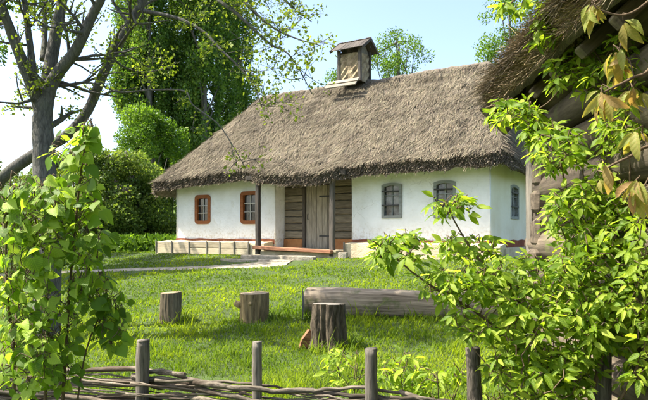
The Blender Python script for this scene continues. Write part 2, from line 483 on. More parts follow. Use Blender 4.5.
def variant(V, q):
    """a differently curled, bent and proportioned copy of a leaf template"""
    V = np.array(V, float); r = random.Random(q * 31 + 5)
    V[:, 0] *= r.uniform(.82, 1.12); y = V[:, 1].copy()
    V[:, 2] += r.uniform(-.25, .12) * y * y + r.uniform(-.5, .6) * V[:, 0] ** 2 * 2 + .03 * np.sin(y * 9 + q) * np.sign(V[:, 0])
    V[:, 0] += r.uniform(-.14, .14) * y * y
    return V
def leaf_objects(name, mesh, mat, parent, off, pos, d, n, sc):
    X, Y, Z = ortho(d, n)
    for i in range(len(pos)):
        s = float(sc[i]); M = Matrix.Identity(4)
        for r in range(3):
            M[r][0] = X[i][r] * s; M[r][1] = Y[i][r] * s; M[r][2] = Z[i][r] * s; M[r][3] = pos[i][r] - off[r]
        me_ = mesh[i % len(mesh)]; o = bpy.data.objects.new(name, me_); COL.objects.link(o)
        if not me_.materials: me_.materials.append(mat)
        o.parent = parent; o.matrix_local = M

# leaf templates: y along the leaf, x across, z up
def strip_leaf(half, mid_z, fold, tip):
    """half: list of (y, halfwidth); returns verts, quads (left, mid, right columns)"""
    V, F = [], []
    for y, hwid in half:
        z = mid_z(y)
        V += [(-hwid, y, z + fold * hwid), (0, y, z), (hwid, y, z + fold * hwid)]
    for i in range(len(half) - 1):
        a = i * 3; F += [(a, a + 1, a + 4, a + 3), (a + 1, a + 2, a + 5, a + 4)]
    return np.array(V), np.array(F)
LINDEN = strip_leaf([(-.06, .02), (0.0, .27), (.09, .40), (.20, .47), (.34, .48), (.48, .435), (.62, .35), (.75, .235), (.86, .135), (.95, .05), (1.07, .004)], lambda y: -.22 * y * y, .20, 0)
LINDEN[0][0, 1] = LINDEN[0][2, 1] = -.10; LINDEN[0][0, 0] = -.20; LINDEN[0][2, 0] = .20; LINDEN[0][1, 1] = .04
ELDER = strip_leaf([(0, .015), (.12, .10), (.30, .19), (.48, .19), (.62, .145), (.70, .15), (.86, .07), (1.0, .004)], lambda y: -.20 * y * y, .35, 0)
WALNUT = strip_leaf([(0, .02), (.12, .08), (.3, .15), (.5, .18), (.68, .165), (.84, .105), (.94, .05), (1.0, .005)], lambda y: -.55 * y * y + .12 * y, .45, 0)
SIMPLE = (np.array([(0, 0, 0), (.34, .45, .06), (0, 1, -.12), (-.34, .45, .06)]), np.array([(0, 1, 2, 3)]))
def tmesh(name, T): 
    g = Geo(); g.add(T[0], [tuple(f) for f in T[1]]); return g.mesh(name, True)

# ------------------------------------------------------------------ thatched roof maker
STRAW = np.array([(-.5, 0, -.02), (.5, 0, -.02), (.35, 1, 0), (-.35, 1, 0)])
def straw_cols(n, patch=None, lo=(.058, .048, .034), hi=(.30, .255, .172)):
    t = RNG.random(n) ** 1.15
    if patch is not None: t = np.clip(t * .75 + (patch - .5) * 1.1 + .12, 0, 1)
    c = np.array(lo)[None] * (1 - t[:, None]) + np.array(hi)[None] * t[:, None]
    return c * (1 + (RNG.random((n, 3)) - .5) * .12)

# ------------------------------------------------------------------ HOUSE
house = thing("thatched_cottage", (HL.x, HL.y, H_Z), "long whitewashed cottage with thatched hip roof, wooden porch and small chimney", "house", rotz=H_ROT)
LEN, WID, REC, RU0, RU1, WT = 10.93, 5.5, .52, 4.22, 6.95, 2.75
def Z(z): return z - H_Z            # heights below are given above the fence line; local z starts at the house's ground
WINS = [(.87, 1.572, 1.90, 2.875, 'o'), (2.859, 3.591, 1.88, 2.92, 'o'), (7.905, 8.512, 1.985, 2.955, 'g'), (9.437, 10.04, 1.97, 2.955, 'g')]
def wall_sheet(g, mp, a0, a1, z0, z1, holes, depth=.13):
    """mp(a, z, dep) -> point; sheet with rectangular holes and reveals, finely gridded"""
    au = sorted(set([a0, a1] + [h for H in holes for h in H[:2]])); zu = sorted(set([z0, z1] + [h for H in holes for h in H[2:4]]))
    def fine(L):
        o = []
        for i in range(len(L) - 1):
            n = max(1, int((L[i + 1] - L[i]) / .3))
            o += [L[i] + (L[i + 1] - L[i]) * k / n for k in range(n)]
        return o + [L[-1]]
    au, zu = fine(au), fine(zu)
    def wob(a, z): return 0.016 * (math.sin(a * 2.1 + z) + math.sin(a * 5.3 - z * 2.7) * .5)
    for i in range(len(au) - 1):
        for j in range(len(zu) - 1):
            ca, cz = (au[i] + au[i + 1]) / 2, (zu[j] + zu[j + 1]) / 2
            if any(H[0] < ca < H[1] and H[2] < cz < H[3] for H in holes): continue
            g.quad(*[mp(a, z, wob(a, z)) for a, z in ((au[i], zu[j]), (au[i + 1], zu[j]), (au[i + 1], zu[j + 1]), (au[i], zu[j + 1]))])
    for h in holes:
        c = [(h[0], h[2]), (h[1], h[2]), (h[1], h[3]), (h[0], h[3])]
        for k in range(4):
            a, b = c[k], c[(k + 1) % 4]
            g.quad(mp(*a, 0), mp(*b, 0), mp(*b, depth), mp(*a, depth))
z0w, z1w = Z(.8), Z(3.72)
shr = .07
def hole(wd): return (wd[0] + shr, wd[1] - shr, Z(wd[2]) + shr, Z(wd[3]) - shr)
def wallpart(f):
    g = Geo(); f(g); return link("wall", g.mesh("wall", True), M_plaster, house)
wallpart(lambda g: wall_sheet(g, lambda a, z, d: (a, d, z), 0, RU0, z0w, z1w, [hole(x) for x in WINS[:2]]))
wallpart(lambda g: wall_sheet(g, lambda a, z, d: (a, d, z), RU1, LEN, z0w, z1w, [hole(x) for x in WINS[2:]]))
wallpart(lambda g: wall_sheet(g, lambda a, z, d: (RU0 + .004 - d * .4, a, z), -.003, REC + .02, z0w, z1w, []))
wallpart(lambda g: wall_sheet(g, lambda a, z, d: (RU1 - .004 + d * .4, a, z), -.003, REC + .02, z0w, z1w, []))
SWIN = (1.75, 2.55, 1.97, 2.93, 'g')
sw = wallpart(lambda g: wall_sheet(g, lambda a, z, d: (LEN - d, a, z), -.003, WID, z0w, z1w, [hole(SWIN)]))
sw.data.materials[0] = plaster("limewash tinted with bounce light", (.72, .66, .50), (.80, .76, .62), 1.1); sw["label"] = "limewashed gable-end wall with cream bounce light in its colour"  # warm bounce off grass and barn is painted into this wall's cream
wallpart(lambda g: wall_sheet(g, lambda a, z, d: (d, a, z), -.003, WID, z0w, z1w, []))
wallpart(lambda g: wall_sheet(g, lambda a, z, d: (a, WID - d, z), 0, LEN, z0w, z1w, []))
wallpart(lambda g: wall_sheet(g, lambda a, z, d: (a, REC + .2, z), RU0 - .05, RU1 + .05, z0w, z1w, []))
# rounded wall corner beads (hand-plastered corners)
for u_, v_ in ((.01, .01), (LEN - .01, .01), (RU0 - .02, .02), (RU1 + .02, .02)):
    g = Geo(); g.tube([(u_, v_, z0w), (u_, v_, Z(2.2)), (u_, v_, z1w)], [.035, .03, .035], 8); link("corner", g.mesh("corner", True), M_plaster, house)

def outline(w_, h_, kind, r, n=6):
    pts = []
    if kind == 'o':
        for cx, cy, a0 in ((w_ / 2 - r, -h_ / 2 + r, -90), (w_ / 2 - r, h_ / 2 - r, 0), (-w_ / 2 + r, h_ / 2 - r, 90), (-w_ / 2 + r, -h_ / 2 + r, 180)):
            for k in range(n):
                a = math.radians(a0 + 90 * k / (n - 1)); pts.append((cx + r * math.cos(a), cy + r * math.sin(a)))
    else:
        arch = r
        pts = [(-w_ / 2, -h_ / 2), (w_ / 2, -h_ / 2)]
        for k in range(2 * n):
            t = k / (2 * n - 1); x = w_ / 2 - w_ * t; pts.append((x, h_ / 2 - arch + arch * math.sin(math.pi * t) ** .8))
    return pts
def ring(g, O, I, y0, y1):
    n = len(O)
    for i in range(n):
        j = (i + 1) % n
        of0, of1 = (O[i][0], y0, O[i][1]), (O[j][0], y0, O[j][1]); if0, if1 = (I[i][0], y0, I[i][1]), (I[j][0], y0, I[j][1])
        ob0, ob1 = (O[i][0], y1, O[i][1]), (O[j][0], y1, O[j][1]); ib0, ib1 = (I[i][0], y1, I[i][1]), (I[j][0], y1, I[j][1])
        g.quad(of0, of1, if1, if0); g.quad(ob0, ob1, of1, of0); g.quad(if0, if1, ib1, ib0)
def window(wd, at, rot, k):
    W_, H_ = wd[1] - wd[0], wd[3] - wd[2]
    g = Geo()
    if wd[4] == 'o':
        bw = .115; O = outline(W_, H_, 'o', .13); I = outline(W_ - 2 * bw, H_ - 2 * bw, 'o', .05); m = M_frame_o; yf = -.045
    else:
        bw = .075; O = outline(W_, H_, 'g', .055); I = outline(W_ - 2 * bw, H_ - 2 * bw, 'g', .04); m = M_frame_g; yf = -.035
    ring(g, O, I, yf, .05)
    wo = link("window", g.mesh("window_frame"), m, house, at, rot)
    iw, ih = W_ - 2 * bw, H_ - 2 * bw
    mm = M_frame_o if wd[4] == 'o' else M_frame_g
    gl = Geo(); cw, ch = iw / 2, ih / 3
    for r in range(3):
        for c in range(2):
            gp = Geo(); tx, tz = random.uniform(-.02, .02), random.uniform(-.02, .02)
            a, b, e, f = -cw / 2 + .004, cw / 2 - .004, -ch / 2 + .004, ch / 2 - .004
            y = .045
            gp.box(a, b, y, y + .006, e, f)
            link("pane", gp.mesh("pane"), M_glass if wd[4] == 'o' else M_glass2, wo, ((c - .5) * cw, 0, (r - 1) * ch), (tx, 0, tz))
    M_sash = M_sash_w if wd[4] == 'o' else M_frame_g
    plank("muntin", ih + .04, .028, .035, (0, .03, 0), (0, math.pi / 2, 0), M_sash, wo, .003, .001)
    for r in (-.5, .5): plank("muntin", iw + .04, .032, .028, (0, .028, r * ch), (0, 0, 0), M_sash, wo, .003, .001)
    if wd[4] == 'g':
        for r in (-.62, .95): plank("iron_strap", W_ * .86, .012, .035, (-.03, yf - .012, r * ch * .9 + .02), (0, 0, 0), M_iron, wo, .002, .001)
        0 and plank("sill", W_ + .08, .09, .04, (0, yf - .015, -H_ / 2 - .012), (0, 0, 0), M_frame_g, wo, .006, .002)
    return wo
M_sash_w = wood("pale sash wood", (.30, .29, .26), (.50, .48, .44), rough=.7)
for k, wd in enumerate(WINS):
    wo = window(wd, ((wd[0] + wd[1]) / 2, 0, Z((wd[2] + wd[3]) / 2)), (0, 0, 0), k)
window(SWIN, (LEN, (SWIN[0] + SWIN[1]) / 2, Z((SWIN[2] + SWIN[3]) / 2)), (0, 0, math.pi / 2), 9)

# red-brown skirting stripe
def stripe(a0, a1, za, zb, mp, m=M_red, n=24):
    g = Geo()
    for i in range(n):
        A, B = a0 + (a1 - a0) * i / n, a0 + (a1 - a0) * (i + 1) / n
        w0, w1 = .012 * math.sin(A * 7), .012 * math.sin(B * 7)
        zc = lambda x: (x - a0) / (a1 - a0)
        z_0, z_1 = za[0] + (za[1] - za[0]) * zc(A), za[0] + (za[1] - za[0]) * zc(B)
        y_0, y_1 = zb[0] + (zb[1] - zb[0]) * zc(A) + w0, zb[0] + (zb[1] - zb[0]) * zc(B) + w1
        g.quad(mp(A, -.03, z_0), mp(B, -.03, z_1), mp(B, -.022, y_1), mp(A, -.022, y_0))
        g.quad(mp(A, -.022, y_0), mp(B, -.022, y_1), mp(B, .02, y_1), mp(A, .02, y_0))
    return link("skirting_stripe", g.mesh("stripe"), m, house)
stripe(-.03, RU0, (Z(1.28), Z(1.25)), (Z(1.425), Z(1.405)), lambda a, d, z: (a, d, z))
stripe(RU1, LEN + .03, (Z(1.2), Z(1.15)), (Z(1.405), Z(1.37)), lambda a, d, z: (a, d, z))
stripe(-.03, WID, (Z(1.2), Z(1.2)), (Z(1.39), Z(1.39)), lambda a, d, z: (LEN - d, a, z))

# earth bench round the foot of the walls: clay top, stakes and boards in front
def bench(u0, u1, top0, top1, stakes, vdep=.5, boards=True):
    g = Geo(); n = 14
    for i in range(n):
        A, B = u0 + (u1 - u0) * i / n, u0 + (u1 - u0) * (i + 1) / n
        tz = lambda a: top0 + (top1 - top0) * (a - u0) / (u1 - u0) + .012 * math.sin(a * 6)
        g.quad((A, -vdep, Z(tz(A)) - .02), (B, -vdep, Z(tz(B)) - .02), (B, -.012, Z(tz(B)) + .035), (A, -.012, Z(tz(A)) + .035))
        g.quad((A, -vdep, Z(.7)), (B, -vdep, Z(.7)), (B, -vdep, Z(tz(B)) - .02), (A, -vdep, Z(tz(A)) - .02))
    for A, s in ((u0, 1), (u1, -1)):
        tz = top0 if s > 0 else top1
        q = [(A, -.012, Z(.7)), (A, -vdep, Z(.7)), (A, -vdep, Z(tz) - .02), (A, -.012, Z(tz) + .035)]
        g.quad(*(q if s > 0 else q[::-1]))
    bo = link("earth_bench", g.mesh("earth_bench"), M_clay, house)
    for i, s in enumerate(stakes):
        plank("stake", .56, .036, .045, (s, -vdep - .06, Z(1.06)), UP, M_door, bo, .008, .004, i)
    for i in range(len(stakes) - 1 if boards else 0):
        a, b = stakes[i] + .012, stakes[i + 1] - .012
        for r in range(2):
            hh = .2
            plank("board", b - a, .03, hh - .012, ((a + b) / 2, -vdep - .03, Z(.945 + r * hh + .07) + random.uniform(-.01, .01)), (0, random.uniform(-.012, .012), 0), M_board, bo, .006, .004, i * 3 + r)
    return bo
bench(-.45, RU0 - .05, 1.33, 1.30, [-.42, .33, 1.12, 1.90, 2.45, 3.05, 3.62], .5)
bench(RU1 + .03, LEN + .4, 1.31, 1.28, [7.02, 8.9, 10.2], .5, False)
g = Geo(); g.box(LEN + .03, LEN + .40, -.498, WID, Z(.7), Z(1.19)); link("earth_bench", g.mesh("side_bench"), M_clay, house)

# recessed porch: hewn log infill, door, clay bases, posts, floor
def infill(a0, a1):
    z, i = 1.42, 0
    while z < 3.5:
        h = random.uniform(.20, .27)
        plank("wall_log", a1 - a0 + .02, .10, h - .014, ((a0 + a1) / 2, REC + random.uniform(-.012, .012), Z(z + h / 2)), (0, random.uniform(-.012, .012), 0), M_hewn, house, .022, .006, i)
        z += h; i += 1
infill(RU0 + .02, 4.93); infill(6.09, RU1 - .02)
plank("clay_base", 4.93 - RU0, .12, .36, ((RU0 + 4.93) / 2, REC - .03, Z(1.23)), (0, 0, 0), M_orange, house, .02, .006)
plank("clay_base", RU1 - 6.09, .12, .36, ((RU1 + 6.09) / 2, REC - .03, Z(1.23)), (0, 0, 0), M_orange, house, .02, .006, 3)
for a in (4.965, 6.05): plank("door_post", 2.2, .10, .09, (a, REC - .01, Z(2.2)), UP, M_dark, house, .008, .003)
plank("lintel", 1.2, .12, .14, (5.5, REC - .015, Z(3.12)), ZR, M_dark, house, .01, .004)
plank("lintel", 1.0, .10, .40, (5.5, REC, Z(3.42)), ZR, M_hewn, house, .01, .004)
dg = Geo(); dg.box(5.01, 6.0, REC + .05, REC + .06, Z(1.1), Z(3.05))
door = link("door", dg.mesh("door_back"), M_dark, house)
wx = 5.02
for i, ww in enumerate((.21, .18, .20, .17, .20)):
    plank("plank", 1.92, .035, ww - .008, (wx + ww / 2, REC + .02 + random.uniform(-.006, .006), Z(2.08)), (math.pi / 2 * 0, math.pi / 2, 0), M_door, door, .005, .002, i)
    wx += ww
for zz in (1.5, 2.7): plank("hinge", .55, .012, .05, (5.78, REC - .003, Z(zz)), ZR, M_iron, door, .002, .001)
hg = Geo(); hg.tube([(5.10, REC - .0, Z(2.0)), (5.10, REC - .05, Z(2.02)), (5.10, REC - .05, Z(2.16)), (5.10, REC, Z(2.18))], [.009] * 4, 6); link("handle", hg.mesh("handle"), M_iron, door)
# porch floor
for i in range(5):
    plank("floor_board", RU1 - RU0 - .06, .255, .05, ((RU0 + RU1) / 2, -.70 + i * .26, Z(1.10)), (0, .017, 0), M_board, house, .006, .004, i)
g = Geo(); g.box(RU0 + .02, RU1 - .02, -.76, REC + .1, Z(.7), Z(1.045)); link("porch_base", g.mesh("porch_base"), M_clay, house)
plank("porch_beam", 2.74, .14, .105, (5.47, -.90, Z(1.115)), (0, .035, 0), M_beam, house, .014, .006)
for u_, b_ in ((4.16, .95), (6.74, .93)):
    plank("porch_post", 3.38 - b_, .135, .135, (u_, -.76 if u_ < 5 else -.72, Z((3.38 + b_) / 2)), UP, M_dark, house, .018, .008, int(u_))
    0 and plank("post_bracket", .55, .09, .09, (u_ + (.22 if u_ < 5 else -.22), -.74, Z(2.98)), (0, -.75 if u_ < 5 else .75, 0), M_dark, house, .012, .004)
plank("eave_beam", 3.5, .13, .14, (5.45, -.74, Z(3.24)), (0, 0, 0), M_dark, house, .012, .006)
# front eave wall plate and rafters' tails seen under the thatch
for u_ in np.arange(.3, LEN, .85):
    if RU0 < u_ < RU1: continue
    plank("rafter_tail", .75, .08, .09, (float(u_), -.26, Z(3.40)), (0, .0, math.pi / 2), M_dark, house, .01, .004)

# roof
RV, RZ = WT, 6.68
R_U0, R_U1 = 1.55, 10.12
def edge_v(u):
    s = lambda x: 1 / (1 + np.exp(-x * 9))
    return -.66 - .26 * (s(u - 4.0) - s(u - 7.02)) + .05 * (fbm(u * 2.2, u * 0, 21) - .5)
E_U0, E_U1, E_VB = -.72, LEN + .62, WID + .65
def smin(a, b, k): 
    h = np.clip(.5 + .5 * (b - a) / k, 0, 1); return b + (a - b) * h - k * h * (1 - h)
def roof_z(u, v):
    sag = .10 * np.exp(-((u - E_U0) / 1.6) ** 2) + .06 * np.sin(u * .9 + 1.2) * .5
    fr = RZ - (RV - v) * .953 + .08 * np.clip((-.3 - v), 0, 2) * 6.2 * .5
    fr = np.maximum(fr, RZ - (RV - v) * .953)
    bk = RZ - (v - RV) * .953
    lf = RZ - (R_U0 - u) * 1.47; rt = RZ - (u - R_U1) * 2.25
    z = smin(smin(fr, bk, .28), smin(lf, rt, .15), .38)
    z = z - sag * np.clip((RZ - z) / 3.2, 0, 1)
    cap = 1 / (1 + np.exp((np.abs(v - RV) - .50 - .08 * (fbm(u * 3, u * 0 + 4, 9) - .5)) * 40))
    z = z + cap * .05
    z = z + .10 * (fbm(u * 1.1, v * 1.1, 31) - .5) + .06 * (fbm(u * 4.0 + v * 1.2, v * 1.6, 33, 2) - .5) + .05 * (fbm(u * 9.0, v * 6.0, 34, 2) - .5)
    return z - H_Z
def roof_uv(a, t):
    """a, t in 0..1 -> (u, v) with rounded plan corners"""
    u = E_U0 + (E_U1 - E_U0) * a
    v0 = edge_v(u); v1 = E_VB
    r = .5
    du = np.clip(r - np.minimum(u - E_U0, E_U1 - u), 0, r)
    ins = r - np.sqrt(np.maximum(r * r - du * du, 0))
    v0 = v0 + ins; v1 = v1 - ins
    return u, v0 + (v1 - v0) * t
nu, nv = 190, 110
A, T = np.meshgrid(np.linspace(0, 1, nu), np.linspace(0, 1, nv)); A = A.ravel(); T = T.ravel()
U, Vv = roof_uv(A, T); Zt = roof_z(U, Vv)
edge = np.minimum(np.minimum(T, 1 - T) * 6.5, np.minimum(A, 1 - A) * 12.3)
drop = .07 * np.exp(-edge / .10)
top = np.stack([U, Vv, Zt - drop], 1)
cx, cv = LEN / 2, WID / 2
thick = .37 + .06 * (fbm(U * 3, Vv * 3, 41) - .5)
shrink = .06
bot = np.stack([U + (cx - U) * .012, Vv + np.where(T < .5, shrink, -shrink), Zt - thick], 1)
ii = (np.arange(nv - 1)[:, None] * nu + np.arange(nu - 1)[None, :]).ravel()
Ft = np.stack([ii, ii + 1, ii + 1 + nu, ii + nu], 1); Fb = Ft[:, ::-1] + nu * nv
brd = np.concatenate([np.arange(nu), np.arange(1, nv) * nu + nu - 1, (nv - 1) * nu + np.arange(nu - 2, -1, -1), np.arange(nv - 2, 0, -1) * nu])
nb = np.roll(brd, -1)
Fs = np.stack([brd, brd + nu * nv, nb + nu * nv, nb], 1)
roof = link("roof", np_mesh("roof", np.concatenate([top, bot]), np.concatenate([Ft, Fb, Fs]), smooth=True), M_thatch, house)
# straw bundles lying down the slope
def straw_on(n, fuv, fz, wlo, whi, llo, lhi, lift, jit, patch_seed, sampler=None, off=0.0):
    a, t = RNG.random(n), RNG.random(n)
    if sampler: a, t = sampler(n)
    u, v = fuv(a, t); e = .04
    gu = (fz(u + e, v) - fz(u - e, v)) / (2 * e); gv = (fz(u, v + e) - fz(u, v - e)) / (2 * e)
    gm = np.sqrt(gu * gu + gv * gv) + 1e-6
    d = np.stack([-gu / gm, -gv / gm, -gm], 1); nrm = np.stack([-gu, -gv, np.ones(n)], 1)
    nrm /= np.linalg.norm(nrm, axis=1, keepdims=True); d /= np.linalg.norm(d, axis=1, keepdims=True)
    side = np.cross(d, nrm)
    d = d + side * ((RNG.random(n) - .5) * 2 * jit)[:, None] + side * ((fbm(u * 1.3, v * 1.3, 77) - .5) * .8)[:, None] + nrm * (lift * RNG.random(n) ** 1.6)[:, None]
    pos = np.stack([u, v, fz(u, v) + off], 1)
    patch = fbm(u * 2.2, v * 2.2, patch_seed, 4)
    L = llo + (lhi - llo) * RNG.random(n); W_ = wlo + (whi - wlo) * RNG.random(n) ** 2
    return pos, d, nrm, L, W_, patch, u, v
def join2(a, b): return [np.concatenate([x, y]) for x, y in zip(a, b)]
pos, d, nrm, L, W_, patch, u, v = join2(straw_on(140000, roof_uv, roof_z, .004, .016, .10, .36, .30, .50, 55), straw_on(30000, roof_uv, roof_z, .012, .036, .12, .30, .16, .60, 55))
course = .5 + .5 * np.sin((v * 9.0 + 1.6 * fbm(u * 1.5, v * 1.5, 88)) * 1.0)          # faint laid courses
patch = patch * .62 + .38 * fbm(u * 7.5, v * 7.5, 56, 3) + .10 * (course - .5) - .10 * (fbm(u * 3.2, v * .7, 57, 2) > .62)
keep = np.abs(v - RV) > .1
me = scatter("straw", STRAW, [(0, 1, 2, 3)], pos[keep], d[keep], nrm[keep], L[keep], straw_cols(keep.sum(), patch[keep]), wsc=(W_ / L)[keep])
link("straw", me, M_straw, roof, kind="stuff")
# frayed straw along the eaves
n = 44000
per = RNG.random(n); onleft = RNG.random(n) < .22; onright = RNG.random(n) < .2
a = np.where(onleft, RNG.random(n) * .012, np.where(onright, 1 - RNG.random(n) * .012, RNG.random(n)))
t = np.where(onleft | onright, RNG.random(n), RNG.random(n) * .016)
u, v = roof_uv(a, t); z = roof_z(u, v)
outv = np.stack([np.where(onleft, -1.0, np.where(onright, 1.0, 0)), np.where(onleft | onright, 0, -1.0), np.full(n, -.75)], 1)
outv += (RNG.random((n, 3)) - .5) * .9
hgt = RNG.random(n)
pos = np.stack([u, v, z - .02 - hgt * .36], 1); pos -= outv * .10
me = scatter("eave_straw", STRAW, [(0, 1, 2, 3)], pos, outv, (RNG.random((n, 3)) - .5) + np.array([0, -.4, .6]), .12 + .14 * RNG.random(n),
             straw_cols(n, None, (.085, .068, .048), (.29, .24, .17)), wsc=.03 + .06 * RNG.random(n))
link("eave_straw", me, M_straw, roof, kind="stuff")

# chimney with its own little board roof
CU, CV_ = 5.62, WT - .28
ch = link("chimney", None, None, house); ch.location = (CU, CV_, Z(6.52))
g = Geo()
nn_ = 7
for (ax, s) in (('y', -1), ('y', 1), ('x', -1), ('x', 1)):
    for i in range(nn_):
        for j in range(nn_):
            q = []
            for (da, db) in ((0, 0), (1, 0), (1, 1), (0, 1)):
                x = -.5 + (i + da) / nn_; zz = (j + db) / nn_
                wv = .025 * math.sin(i * 2.3 + da * 2.3 + (j + db) * 3.1)
                p = (x * .78, s * (.33 + wv), zz * .92) if ax == 'y' else (s * (.39 + wv), x * .66, zz * .92)
                q.append(p)
            g.quad(*(q if (ax == 'y') == (s < 0) else q[::-1]))
link("daub_wall", g.mesh("daub"), plaster("chimney daub", (.17, .13, .08), (.42, .335, .21), 5.0, 0.9), ch)
for x in (-.39, .39):
    for y in (-.33, .33): plank("corner_post", 1.08, .10, .10, (x, y, .52), UP, M_dark, ch, .012, .005)
rs = math.atan2(.36, .52)
for s in (-1, 1):
    for i in range(7):
        wB = 1.22 / 7
        plank("roof_board", .70, .028, wB - .006, (-.61 + wB * (i + .5) + .02, s * .25, 1.215 + random.uniform(-.006, .006)), (0, 0, 0), M_dark, ch, .004, .002, i)
        o = bpy.data.objects[-1] if False else None
for o in [c for c in ch.children if c.name.startswith("roof_board")]:
    s = 1 if o.location.y > 0 else -1
    # length runs down the slope, width along the ridge
    Xd = Vector((0, s * math.cos(rs), -math.sin(rs))); Yd = Vector((0, math.sin(rs), s * math.cos(rs))) if s > 0 else Vector((0, -math.sin(rs), math.cos(rs)))
    Nn = Vector((0, s * math.sin(rs), math.cos(rs))); Zd = Xd.cross(Nn)
    M = Matrix((Xd, Nn, Zd)).transposed().to_4x4(); M.translation = o.location + Vector((0, 0, .0))
    o.matrix_local = M
for x in (-.60, .62):
    for s in (-1, 1):
        o = plank("barge_board", .72, .03, .09, (x, s * .26, 1.19), ZR, M_dark, ch, .004, .002)
        Xd = Vector((0, s * math.cos(rs), -math.sin(rs))); Nn = Vector((0, s * math.sin(rs), math.cos(rs))); Yd = Vector((1, 0, 0)) 
        Zd = Xd.cross(Yd); M = Matrix((Xd, Yd, Zd)).transposed().to_4x4(); M.translation = Vector((x, s * .26, 1.19)); o.matrix_local = M
g = Geo()
for x in (-.36, .37):
    g.add([(x, -.33, .90), (x, .33, .90), (x, 0, 1.30)], [(0, 1, 2)])
link("gable_board", g.mesh("gable"), M_grey, ch)
for i in range(2): plank("base_board", 1.15, .17, .04, (-.12, -.52 - i * .17, -.02 - i * .16), (.75, 0, 0), M_door, ch, .006, .003, i)

# ------------------------------------------------------------------ porch step stones
STONES = []
def stone(c, rx, ry, h, label, seed, rot=0):
    rnd = random.Random(seed); n = 11; g = Geo(); z0 = gz(c[0], c[1])
    ring_ = []
    for k in range(n):
        a = 2 * math.pi * k / n; r = rnd.uniform(.82, 1.08); x, y = math.cos(a) * rx * r, math.sin(a) * ry * r
        ring_.append((x * math.cos(rot) - y * math.sin(rot), x * math.sin(rot) + y * math.cos(rot)))
    v = [(x, y, -.12) for x, y in ring_] + [(x, y, h * .75) for x, y in ring_] + [(x * .93, y * .93, h) for x, y in ring_] + [(0, 0, h + .008)]
    f = []
    for k in range(n):
        j = (k + 1) % n
        f += [(k, j, n + j, n + k), (n + k, n + j, 2 * n + j, 2 * n + k), (2 * n + k, 2 * n + j, 3 * n)]
    g.add(v, f)
    o = link("step_stone", g.mesh("step_stone"), M_stone, None, (c[0], c[1], z0))
    tag(o, label, "stone", "flat stones before the porch"); STONES.append((c[0], c[1], max(rx, ry)))
for i, (u_, v_, rx, ry, h, lb) in enumerate([
        (4.75, -1.35, .85, .22, .10, "long flat grey step stone under the porch beam's left half"),
        (5.95, -1.30, .70, .20, .10, "long flat grey step stone under the porch beam's right half"),
        (4.35, -1.85, .65, .24, .05, "broad pale slab where the sandy path meets the porch step"),
        (5.55, -1.80, .60, .18, .05, "thin pale slab lying in the grass below the right step stone"),
        (7.15, -.85, .16, .13, .16, "small dark stone block at the foot of the right porch post")]):
    p = hw(u_, v_, 0); stone((p.x, p.y), rx, ry, h, lb, 40 + i, H_ROT)

# ------------------------------------------------------------------ stumps and the fallen log
def stump(px, py, d, r0, r1, h, lean, bm_, label, seed, flare=.25, ridges=.10, stubs=()):
    d = ground_hit(px, py); x = (px - 324) / FPX * d; y = d; z = gz(x, y)
    t = thing("tree_stump", (x, y, z), label, "stump")
    rnd = random.Random(seed); n, rows = 72, 10; g = Geo(); ph = [rnd.uniform(0, 6) for _ in range(5)]
    for i in range(rows):
        f = i / (rows - 1); zz = -.08 + (h + .08) * f
        r = (r0 + (r1 - r0) * f) * (1 + flare * max(0, 1 - f * 3.2) ** 2)
        for k in range(n):
            a = 2 * math.pi * k / n
            rr = r * (1 + ridges * (.5 * math.sin(5 * a + ph[0]) + .25 * math.sin(11 * a + ph[1] + f * 2) - .9 * abs(math.sin(8.5 * a + ph[4] + .8 * math.sin(f * 5 + a))) ** 6 * min(1, (1 - f) * 6 + .3) + .25 * (rnd.random() - .5)) * (1 - .3 * f) + .05 * math.sin(2 * a + ph[2]))
            tz = .008 * math.sin(a + ph[3]) * f
            g.v.append((rr * math.cos(a) + lean * f * h, rr * math.sin(a), zz + tz))
    for i in range(rows - 1):
        for k in range(n):
            j = (k + 1) % n; g.f.append((i * n + k, i * n + j, (i + 1) * n + j, (i + 1) * n + k))
    b = (rows - 1) * n
    rim = g.v[b:b + n]
    me = g.mesh("bark", True); link("bark", me, bm_, t)
    c = Geo(); ctr = Vector((lean * h, 0, h)); cc = [ctr + (Vector(p) - ctr) * .985 for p in rim]
    inner = [ctr + (p - ctr) * .5 + Vector((0, 0, .006)) for p in cc]
    c.add([p + Vector((0, 0, -.004)) for p in cc] + inner + [ctr + Vector((0, 0, .004))], [(k, (k + 1) % n, n + (k + 1) % n, n + k) for k in range(n)] + [(n + k, n + (k + 1) % n, 2 * n) for k in range(n)])
    link("cut_face", c.mesh("cut"), M_rings_g if seed == 3 else M_rings, t)
    for (a, zz, L_, r) in stubs:
        s = Geo(); dx, dy = math.cos(a), math.sin(a); R = r0 * .85
        s.tube([(dx * R * .7, dy * R * .7, zz), (dx * (R + L_ * .6), dy * (R + L_ * .6), zz + L_ * .3), (dx * (R + L_), dy * (R + L_), zz + L_ * .55)], [r * 1.3, r, r * .8], 9, .08, seed)
        link("branch_stub", s.mesh("stub", True), bm_, t)
    return t
ST1 = stump(170, 322, 10.05, .17, .165, .46, .03, M_grey_v if 'M_grey_v' in globals() else wood("split post wood", (.06, .046, .03), (.31, .245, .155), grain=(26, 26, 2.5)), "narrow upright grey stump, cracked down its middle, alone on lawn", 1, .02, .13)
ST2 = stump(254, 321, 9.85, .21, .215, .43, .02, M_peeled, "pale peeled stump with a broken branch stub low on its side", 2, .10, .10, [(math.pi * 1.05, .22, .12, .05), (math.pi * 1.45, .27, .05, .03)])
ST3 = stump(327, 347, 8.05, .225, .195, .53, .02, M_bark, "thick stump with rough dark bark, standing before the fallen log", 3, .34, .22)
